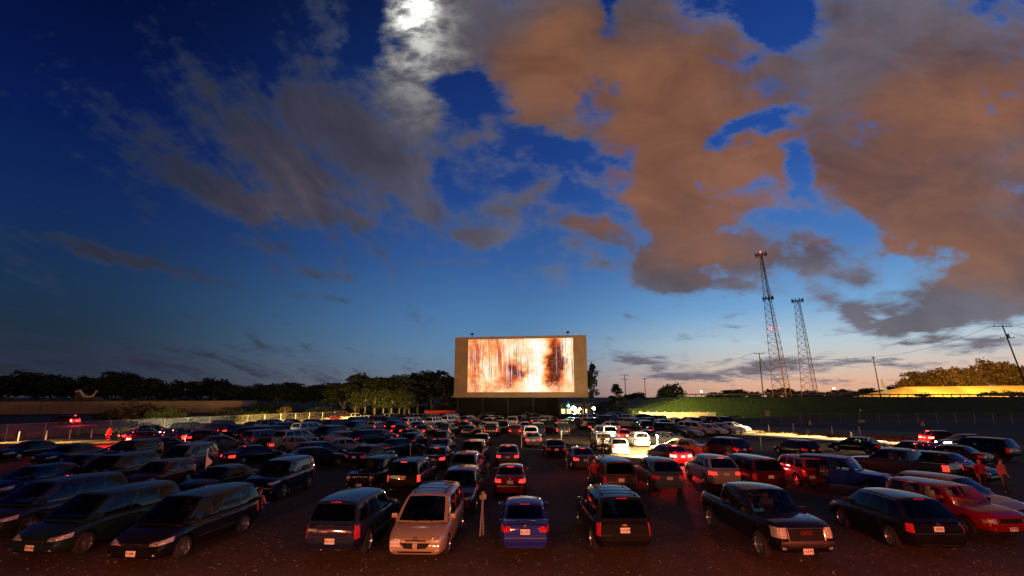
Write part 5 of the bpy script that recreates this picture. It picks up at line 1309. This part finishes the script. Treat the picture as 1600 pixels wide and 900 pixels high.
car_p(548, 694, 'crossover', '40', 'charcoal', 'charcoal crossover right of the pale silver sedan', MID, 1)
car_p(440, 727, 'sedan', '50', 'black', 'black sedan with a bright wheel behind the dark suv', MID, 1)
car_p(350, 722, 'coupe', '35', 'black', 'black coupe with two red lights left of the bright-wheeled sedan', MID, 1, tail=TAILDIM)
car_p(418, 703, 'sedan', '58', 'tan', 'tan sedan with amber glints in the left middle', MID, 1, tail=TAILDIM)
car_p(462, 716, 'hatch', '40', 'maroon', 'maroon hatchback half hidden behind the black sedan', MID, 1)
car_p(250, 735, 'minivan', 'c', 'grey', 'grey minivan behind the dark red hatchback', MID, 1, dh=-14)
car_p(160, 725, 'suv', 'c', 'black', 'black suv left of the grey minivan', MID, 1, dh=-16)
car_p(60, 723, 'sedan', 'c', 'dark blue', 'dark blue sedan in the third row near the left edge', MID, 1, dh=-18)
car_p(-5, 716, 'sedan', 'c', 'black', 'black sedan cut by the left edge in the third row', MID, 1, dh=-18)
car_p(135, 719, 'coupe', '60', 'dark blue', 'dark blue coupe in front of the marker posts', MID, 1)
car_p(212, 705, 'sedan', '55', 'charcoal', 'charcoal sedan just in front of the red brake lights', MID, 1)
car_p(300, 702, 'sedan', '48', 'grey', 'grey sedan right of the red brake-lit car', MID, 1)
car_p(290, 690, 'hatch', '48', 'dark red', 'dark red hatchback near the bright headlight on the left', MID, 1, tail=TAILDIM)
BRL = car_p(196, 693, 'hatch', '52', 'red', 'red hatchback with blazing brake lights on the left', MID, 1, tail=TAILON)
# ---- headlight patch on the right
BRK = car_p(1068, 723, 'sedan', 'a', 'red', 'red sedan with blazing brake lights beside the headlight patch', MID, 1, dh=-3, tail=TAILON)
car_p(1005, 695, 'hatch', 'a', 'white', 'white hatchback shining in the headlight patch', MID, 1, dh=8)
car_p(969, 707, 'hatch', 'a', 'silver', 'silver hatchback at the left of the headlight patch', MID, 1, dh=12)
car_p(945, 700, 'jeep', 'a', 'silver', 'silver boxy suv just left of the silver hatchback', MID, 1, dh=6)
car_p(955, 686, 'minivan', 'a', 'white', 'white minivan behind the silver boxy suv', MID, 1)
car_p(981, 688, 'sedan', 'a', 'red', 'red sedan behind the white hatchback', MID, 1, tail=TAILDIM, dh=5)
car_p(1023, 690, 'sedan', 'a', 'black', 'black sedan with red lights right of the white hatchback', MID, 1, tail=TAILDIM, dh=8)
car_p(1066, 694, 'sedan', '-48', 'charcoal', 'charcoal sedan angled across the end of the headlight patch', MID, 1, tail=TAILDIM)
car_p(1103, 709, 'sedan', '-50', 'gold', 'gold sedan angled left at the right of the headlight patch', MID, 1)
car_p(1165, 713, 'crossover', '-22', 'charcoal', 'charcoal crossover behind the dark red minivan', MID, 1)
car_p(1272, 712, 'hatch', '-8', 'black', 'black hatchback behind the red suv with the spare wheel', MID, 1)
for i, (x, y, k, c, l) in enumerate([(1096,681,'sedan','grey','grey sedan, first of the angled far right cars'),(1115,677,'minivan','white','white minivan among the angled far right cars'),(1134,677,'hatch','white','white hatchback among the angled far right cars'),(1154,675,'sedan','silver','silver sedan beside the bicycle at the far right'),(1170,673,'sedan','white','white sedan, last of the angled far right cars'),(1078,681,'suv','black','black suv at the head of the angled far right cars')]):
    car_p(x, y, k, '140', c, l, 'angled cars at the far right', 1)
for i, (x, y, k, c) in enumerate([(1012,674,'minivan','black'),(1040,672,'suv','black'),(1064,669,'minivan','charcoal'),(1090,667,'suv','black'),(1118,664,'suv','dark blue'),(1142,665,'minivan','black')]):
    car_p(x, y, k, 'a', c, ['black minivan before the tan wall, leftmost', 'black suv before the tan wall, second from left', 'charcoal minivan before the tan wall', 'black suv before the tan wall, fourth from left', 'dark blue suv right of the tan wall', 'black minivan right of the tan wall'][i], 'dark vans before the tan wall', 1, dh=25)
# ---- moving cars on the lanes
def lane_car(px, py, kind, h, colour, label, **kw): return car_p(px, py, kind, str(h), colour, label, 'cars driving on the lanes', 1, **kw)
LC1 = lane_car(1548, 697, 'sedan', -86, 'charcoal', 'car with bright headlights driving left on the right verge', headm=HEADON)
LC2 = lane_car(1445, 690, 'hatch', 86, 'dark red', 'dark red car with lit tail lights on the right verge', tail=TAILON)
LC3 = lane_car(262, 679, 'hatch', 100, 'black', 'dark car with blazing headlights behind the cars on the left', headm=HEADON)
LC4 = lane_car(118, 662, 'suv', -84, 'dark red', 'dark car with red tail lights below the long brown wall', tail=TAILON)
LC5 = lane_car(478, 668, 'sedan', -100, 'gold', 'gold car with headlights on before the small bright tree', headm=HEADON)
LC6 = lane_car(655, 663, 'sedan', 165, 'white', 'white car with bright headlights left of the red-lit wall', headm=HEADON)
def highway_car(px, Y, kind, h, colour, label, **kw):
    p = at(px, 615, Y); return add_car(kind + '2', kind, (p.x, Y, 5.03), h, colour, label, 'cars on the highway', 2, **kw)
highway_car(1270, 158, 'sedan', 92, 'dark red', 'red-lit car on the highway below the shorter tower', tail=TAILON)
highway_car(1330, 160, 'hatch', 92, 'dark red', 'red-lit car on the highway left of the plain pole', tail=TAILON)
highway_car(1588, 164, 'sedan', -88, 'white', 'bright white car on the highway at the right edge', headm=HEADON)
# ---- far rows, one car after another
ROWY = [50.5, 57.5, 65.5, 74.0, 82.5, 91.0, 99.5, 108.0]
rowname = ['fourth', 'fifth', 'sixth', 'seventh', 'eighth', 'ninth', 'tenth', 'last']
placed = [tuple(o.location[:2]) for o in C.objects if o.get('category') in ('car', 'suv', 'minivan', 'pickup truck')]
rd = random.Random(11); far = {}
def clear(x, y):
    return all(abs(x - a) > 2.4 or abs(y - b_) > 4.9 for a, b_ in placed)
for ri, y in enumerate(ROWY):
    xl = -50 + (y - 50) * .06; xr = [14, 15.5, 17, 20, 24, 30, 27, 24][ri]
    x = xl
    while x < xr:
        xx = x + rd.uniform(-.25, .25); x += 2.95 if rd.random() < .6 else 3.5
        if rd.random() < (.10 if -35 < xx < 20 else .25): continue
        pxx = 800 + xx / (y * .977 + 1.07) * F_PX; pyy = 450 + F_PX * math.tan(math.atan2(CAM_H, y) + PITCH)
        if pxx < 185 or pyy < interp([(28, 690), (143, 685), (440, 664), (530, 656)], pxx) + 4 and pxx < 530: continue
        if 850 < pxx < 905 and y > 52 and y < 60: continue
        if xx > 8 and y < 72: continue
        yy = y + rd.uniform(-.5, .5) + 2.4
        if not clear(xx, yy): continue
        placed.append((xx, yy))
        kind = rd.choices(['sedan', 'coupe', 'hatch', 'crossover', 'suv', 'jeep', 'minivan', 'pickup'], [30, 6, 12, 14, 14, 5, 14, 4])[0]
        colour = rd.choices(['black', 'charcoal', 'dark blue', 'dark green', 'grey', 'silver', 'white', 'tan', 'dark red', 'maroon', 'teal', 'gold'], [20, 12, 12, 6, 12, 13, 7, 4, 7, 4, 3, 2])[0]
        face = 'c' if (kind in ('minivan', 'suv', 'pickup') and rd.random() < .3) else 'a'
        far.setdefault(ri, []).append((xx, yy, kind, colour, face))
NUM = ['', '', 'second ', 'third ', 'fourth ', 'fifth ', 'sixth ', 'seventh ', 'eighth ', 'ninth ', 'tenth ']
for ri, lst in far.items():
    cnt = {}
    tot = {}
    for (xx, yy, kind, colour, face) in lst: tot[(kind, colour)] = tot.get((kind, colour), 0) + 1
    for (xx, yy, kind, colour, face) in lst:
        k = (kind, colour); cnt[k] = cnt.get(k, 0) + 1
        nm = {'jeep': 'boxy suv', 'pickup': 'pickup truck', 'hatch': 'hatchback'}.get(kind, kind)
        lb = ('only %s %s' % (colour, nm) if tot[k] == 1 else '%s %s%s from the left' % (colour, 'first ' if cnt[k] == 1 else NUM[cnt[k]], nm)) + ' in the %s row of parked cars' % rowname[ri]
        if tot[k] > 1: lb = '%s%s %s from the left in the %s row of parked cars' % ('first ' if cnt[k] == 1 else NUM[cnt[k]], colour, nm, rowname[ri])
        key = kind + ('1' if ri < 2 else '2')
        tl_ = rd.choices([TAIL, TAILDIM], [3, 2])[0]
        add_car(key, kind, (xx, yy), hd(xx, yy, face) + rd.uniform(-2.5, 2.5), colour, lb, 'parked cars in the %s row' % rowname[ri], 1 if ri < 2 else 2, tail=tl_)
# ------------------------------------------------------------------ people
SKIN = pbr('skin', (.50, .28, .20), .6); HAIRM = pbr('hair', (.05, .03, .02), .8)
CLOTH = {k: pbr('cloth_' + k.replace(' ', '_'), c, .9, noise=.15, nscale=20) for k, c in (('red', (.45, .03, .04)), ('pink', (.65, .18, .18)), ('dark', (.03, .03, .04)), ('blue', (.03, .04, .16)), ('pale', (.28, .22, .16)), ('jeans', (.04, .06, .12)))}
def skin_body(J, E, rads, split):
    me = bpy.data.meshes.new('b'); me.from_pydata(J, E, []); o = bpy.data.objects.new('b', me); C.objects.link(o)
    o.modifiers.new('s', 'SKIN'); sb = o.modifiers.new('u', 'SUBSURF'); sb.levels = 2; sb.render_levels = 2
    if not me.skin_vertices: bpy.context.view_layer.update()
    sv_ = me.skin_vertices[0].data if me.skin_vertices else None
    if sv_ is None: return None
    for v_, r_ in zip(sv_, rads): v_.radius = (r_, r_ * .85)
    sv_[0].use_root = True
    bpy.context.view_layer.update()
    r = bpy.data.meshes.new_from_object(o.evaluated_get(bpy.context.evaluated_depsgraph_get())); bpy.data.objects.remove(o)
    for p in r.polygons: p.use_smooth = True; p.material_index = split(p.center)
    return r
def person(loc, face, shirt, trousers, label, pose='stand', group=None):
    r = empty('person', loc, -R(face)); tag(r, label, 'person', group)
    if pose == 'stand': hipz, kn, an_, lean = .92, [(.10, .03, .50), (-.10, .0, .50)], [(.12, -.02, .09), (-.12, .02, .09)], 0
    else: hipz, kn, an_, lean = .50, [(.12, .44, .52), (-.12, .44, .52)], [(.13, .46, .09), (-.13, .46, .09)], -.06
    J = [(0, 0, hipz), (0, lean * .5, hipz + .22), (0, lean, hipz + .45), (0, lean, hipz + .54), (0, lean + .01, hipz + .64), (0, lean + .03, hipz + .76)]; E = [(0, 1), (1, 2), (2, 3), (3, 4), (4, 5)]; Rr = [.14, .125, .15, .055, .095, .085]
    for s in (0, 1):
        sg_ = 1 - 2 * s; b0 = len(J)
        sh = Vector((sg_ * .19, lean, hipz + .46))
        if pose == 'stand': el_, wr_ = Vector((sg_ * .26, lean - .03, hipz + .18)), Vector((sg_ * .25, lean + .08, hipz - .06))
        else: el_, wr_ = Vector((sg_ * .27, lean + .08, hipz + .20)), Vector((sg_ * .18, lean + .30, hipz + .16))
        hn = wr_ + (wr_ - el_).normalized() * .10
        J += [tuple(sh), tuple(el_), tuple(wr_), tuple(hn)]; E += [(2, b0), (b0, b0 + 1), (b0 + 1, b0 + 2), (b0 + 2, b0 + 3)]; Rr += [.065, .048, .032, .038]
        b1 = len(J); hp = (sg_ * .10, 0, hipz - .04); k_ = kn[s]; a_ = an_[s]
        J += [hp, k_, a_, (a_[0], a_[1] + .16, .04)]; E += [(0, b1), (b1, b1 + 1), (b1 + 1, b1 + 2), (b1 + 2, b1 + 3)]; Rr += [.095, .065, .042, .04]
    neck = hipz + .56
    def split(c):
        if c.z > neck or (abs(c.x) > .13 and c.z < hipz + .02 and c.y > lean + .05 and pose == 'stand') or (pose != 'stand' and c.y > .2 and c.z > hipz + .1): return 0
        if c.z < .10: return 3
        if c.z < hipz + .02 or (pose != 'stand' and c.z < hipz + .08 and c.y > .1): return 2
        return 1
    me = skin_body(J, E, Rr, split)
    for m_ in (SKIN, CLOTH[shirt], CLOTH[trousers], CLOTH['dark']): me.materials.append(m_)
    mesh_obj('body', me, r)
    bm = bmesh.new(); bmesh.ops.create_uvsphere(bm, u_segments=14, v_segments=10, radius=.105, matrix=Matrix.Translation((0, lean - .005, hipz + .76)) @ Matrix.Diagonal((.95, 1.05, 1.0, 1)))
    bmesh.ops.delete(bm, geom=[v_ for v_ in bm.verts if v_.co.y > lean + .035 and v_.co.z < hipz + .80 or v_.co.z < hipz + .68], context='VERTS'); bobj('hair', bm, HAIRM, r, 60)
    bm = bmesh.new()
    for s in (-.033, .033): bmesh.ops.create_icosphere(bm, subdivisions=1, radius=.014, matrix=Matrix.Translation((s, lean + .105, hipz + .74)))
    bobj('eyes', bm, CLOTH['dark'], r); return r
person(gnd(930, 768), 200, 'red', 'dark', 'person in dark red standing left of the brown minivan')
person(gnd(1538, 769), 190, 'red', 'dark', 'person in red standing behind the tan wagon')
person(gnd(1572, 770), 170, 'pink', 'jeans', 'person in pale pink beside the person in red, behind the tan wagon')
person(gnd(155, 798), 170, 'red', 'dark', 'person in red between the dark minivans on the left, the right one')
person(gnd(137, 800), 185, 'dark', 'dark', 'person in dark clothes between the dark minivans on the left')
person(gnd(168, 692), 170, 'red', 'red', 'person in red standing left of the brake-lit hatchback')
person(gnd(943, 712), 10, 'pale', 'dark', 'person in pale clothes at the edge of the headlight patch')
person(gnd(404, 812) + Vector((0, 0, -.04)), 20, 'pink', 'blue', 'person in pink sitting in the blue folding chair', 'sit')
# blue folding chair
ch = empty('folding_chair', gnd(404, 812), -R(20)); tag(ch, 'blue folding camp chair behind the black minivan', 'chair')
bm = bmesh.new(); box(bm, (0, .12, .40), (.52, .46, .03), bevel=.01); bobj('seat', bm, CLOTH['blue'], ch)
bm = bmesh.new(); box(bm, (0, -.20, .68), (.52, .03, .52), Matrix.Rotation(R(8), 3, 'X'), bevel=.01); bobj('backrest', bm, CLOTH['blue'], ch)
for sx_ in (-.27, .27):
    for a, b_ in (((sx_, -.2, 0), (sx_, .34, .6)), ((sx_, .34, 0), (sx_, -.2, .92))): wire('leg', [a, b_], .014, STEEL, ch)
    wire('armrest', [(sx_, -.2, .62), (sx_, .36, .6)], .02, TRIM, ch)
# bicycle beside the far right cars
bk = empty('bicycle', gnd(1158, 681), R(60)); tag(bk, 'bicycle leaning beside the silver sedan at the far right', 'bicycle')
for x in (-.52, .52):
    bm = bmesh.new(); tube(bm, [(x + .33 * math.cos(R(a)), 0, .34 + .33 * math.sin(R(a))) for a in range(0, 361, 24)], .022, 6, caps=False)
    for a in range(0, 180, 30): tube(bm, [(x + .32 * math.cos(R(a)), 0, .34 + .32 * math.sin(R(a))), (x - .32 * math.cos(R(a)), 0, .34 - .32 * math.sin(R(a)))], .003, 3)
    bobj('wheel', bm, TYRE, bk)
bm = bmesh.new()
for p in ([(-.52, 0, .34), (-.12, 0, .3), (.36, 0, .82), (-.2, 0, .82), (-.12, 0, .3)], [(-.52, 0, .34), (-.2, 0, .82)], [(.52, 0, .34), (.36, 0, .95)]): tube(bm, p, .02, 6)
bobj('frame', bm, GALV, bk)
bm = bmesh.new(); box(bm, (-.2, 0, .92), (.25, .14, .05), bevel=.02); bobj('saddle', bm, TRIM, bk)
wire('handlebar', [(.36, -.26, .98), (.36, .26, .98)], .015, GALV, bk)
# ------------------------------------------------------------------ lights of the lamps in the picture and of added unseen lamps
def light(kind, loc, energy, col, size=.1, aim=None, spot=60, blend=.5, parent=None):
    l = bpy.data.lights.new('lamp_light', kind); l.energy = energy; l.color = col
    if kind == 'SPOT': l.spot_size = R(spot); l.spot_blend = blend; l.shadow_soft_size = size
    elif kind == 'POINT': l.shadow_soft_size = size
    o = bpy.data.objects.new('lamp_light', l); C.objects.link(o); o.location = loc
    if aim is not None: o.rotation_euler = (Vector(aim) - Vector(loc)).to_track_quat('-Z', 'Y').to_euler()
    return o
WARM = (1, .74, .40)
def car_end(root, L_, front, side=0, z=.65, out=.12):
    h = -root.rotation_euler.z; f = Vector((math.sin(h), math.cos(h), 0)); rt = Vector((math.cos(h), -math.sin(h), 0))
    return root.location + f * (L_ / 2 + out) * (1 if front else -1) + rt * side + Vector((0, 0, z)), f
def heads(root, L_, energy, spot=50, down=.10, spread=0, col=WARM):
    for s in (-.6, .6):
        p, f = car_end(root, L_, True, s); light('SPOT', p, energy, col, .08, p + f * 10 + Vector((0, 0, -10 * down)), spot, .6)
def tails(root, L_, energy):
    for s in (-.6, .6):
        p, f = car_end(root, L_, False, s, .78, .18); light('POINT', p, energy, (1, .03, .03), .1)
heads(BRK, 4.7, 16000, 80, .10); tails(BRK, 4.7, 1300)
tails(BRL, 4.1, 2200); heads(BRL, 4.1, 6000, 60, .1)
heads(LC1, 4.7, 5000, 70, .08); tails(LC2, 4.1, 500)
heads(LC3, 4.1, 6000, 70, .08); tails(LC4, 4.85, 300); heads(LC5, 4.7, 9000, 110, .05); heads(LC6, 4.7, 4000, 90, .05)
def added_spot(src, h, dst, energy, cone, col=WARM, blend=.7):
    p = Vector(src); p.z = h; q_ = Vector(dst); light('SPOT', p, energy, col, .12, q_, cone, blend)
# unseen spots added overhead in place of headlight beams on dirt patch and verges
added_spot(gnd(1125, 712), 3.2, gnd(1030, 703), 26000, 80)
added_spot(gnd(1060, 716), 3.0, gnd(985, 700), 16000, 80)
for a, b_, e in ((1440, 1405, 14000), (1400, 1360, 17000), (1355, 1315, 21000), (1310, 1265, 25000), (1265, 1220, 30000), (1215, 1170, 36000), (1165, 1125, 34000)):
    ya = 666 + (a - 1100) * .075; yb_ = 667 + (b_ - 1100) * .073
    added_spot(gnd(a, ya + .5), 3.0, gnd(b_, yb_ + 3.2), e, 46)
for a, b_, e in ((-30, 30, 3500), (60, 110, 3500), (130, 170, 2500)): added_spot(gnd(a, 693), 3.0, gnd(b_, 691), e, 60, (1, .62, .22))
added_spot(gnd(225, 690), 2.6, gnd(300, 676), 9000, 80); 
for a in (420, 475, 520): added_spot(gnd(a, 668), 2.6, gnd(a, 658), 22000, 95, (1, .62, .14))
light('POINT', PW + Vector((0, -1.2, 0)), 900, (1, .95, .7), .3)
def lit(px, Y, z, aim, e, cone, col): p = at(px, 640, Y); p.z = z; light('SPOT', p, e, col, .3, aim, cone, .8)
lit(985, 112, 4.0, at(1060, 636, 130), 60000, 75, (1, .85, .30))
lit(1090, 110, 2.5, at(1060, 648, 121), 7000, 90, (1, .72, .30))
lit(640, 117, 1.5, at(605, 645, 132), 4500, 48, (1, .60, .18))
lit(590, 117, 1.5, at(580, 646, 132), 2500, 50, (1, .62, .18))
lit(440, 100, 1.2, at(446, 640, 112), 9000, 70, (1, .72, .18))
lit(395, 104, 1.2, at(385, 645, 116), 2500, 80, (1, .70, .18))
lit(255, 98, 2.0, at(250, 640, 114), 5000, 60, (1, .62, .22))
p = at(703, 652, 116); p.z = 1.2; light('POINT', p, 700, (1, .05, .03), .3)
for x in (1450, 1520, 1600):
    p = at(x, 600, 147); p.z = 17; light('SPOT', p, 150000, (1, .52, .09), .5, at(x, 613, 168), 72, .5)
lit(1216, 205, 9, at(1216, 575, 250), 130000, 62, (1, .45, .10))
lit(1262, 205, 9, at(1260, 590, 250), 20000, 45, (1, .45, .10))
# red glow of the brake lights standing just behind the camera
for x, e, g_ in ((-11, 2000, (1, .19, .07)), (-4, 1500, (1, .36, .17)), (2, 1500, (1, .30, .15)), (11, 3000, (1, .16, .06))): light('POINT', (x, 5.5, 2.6), e * 1.3, g_, .12)
# dome light burning inside the red suv
p = Vector((17.35, 20.9, 1.45)); light('POINT', p, 20, (1, .38, .12), .08)
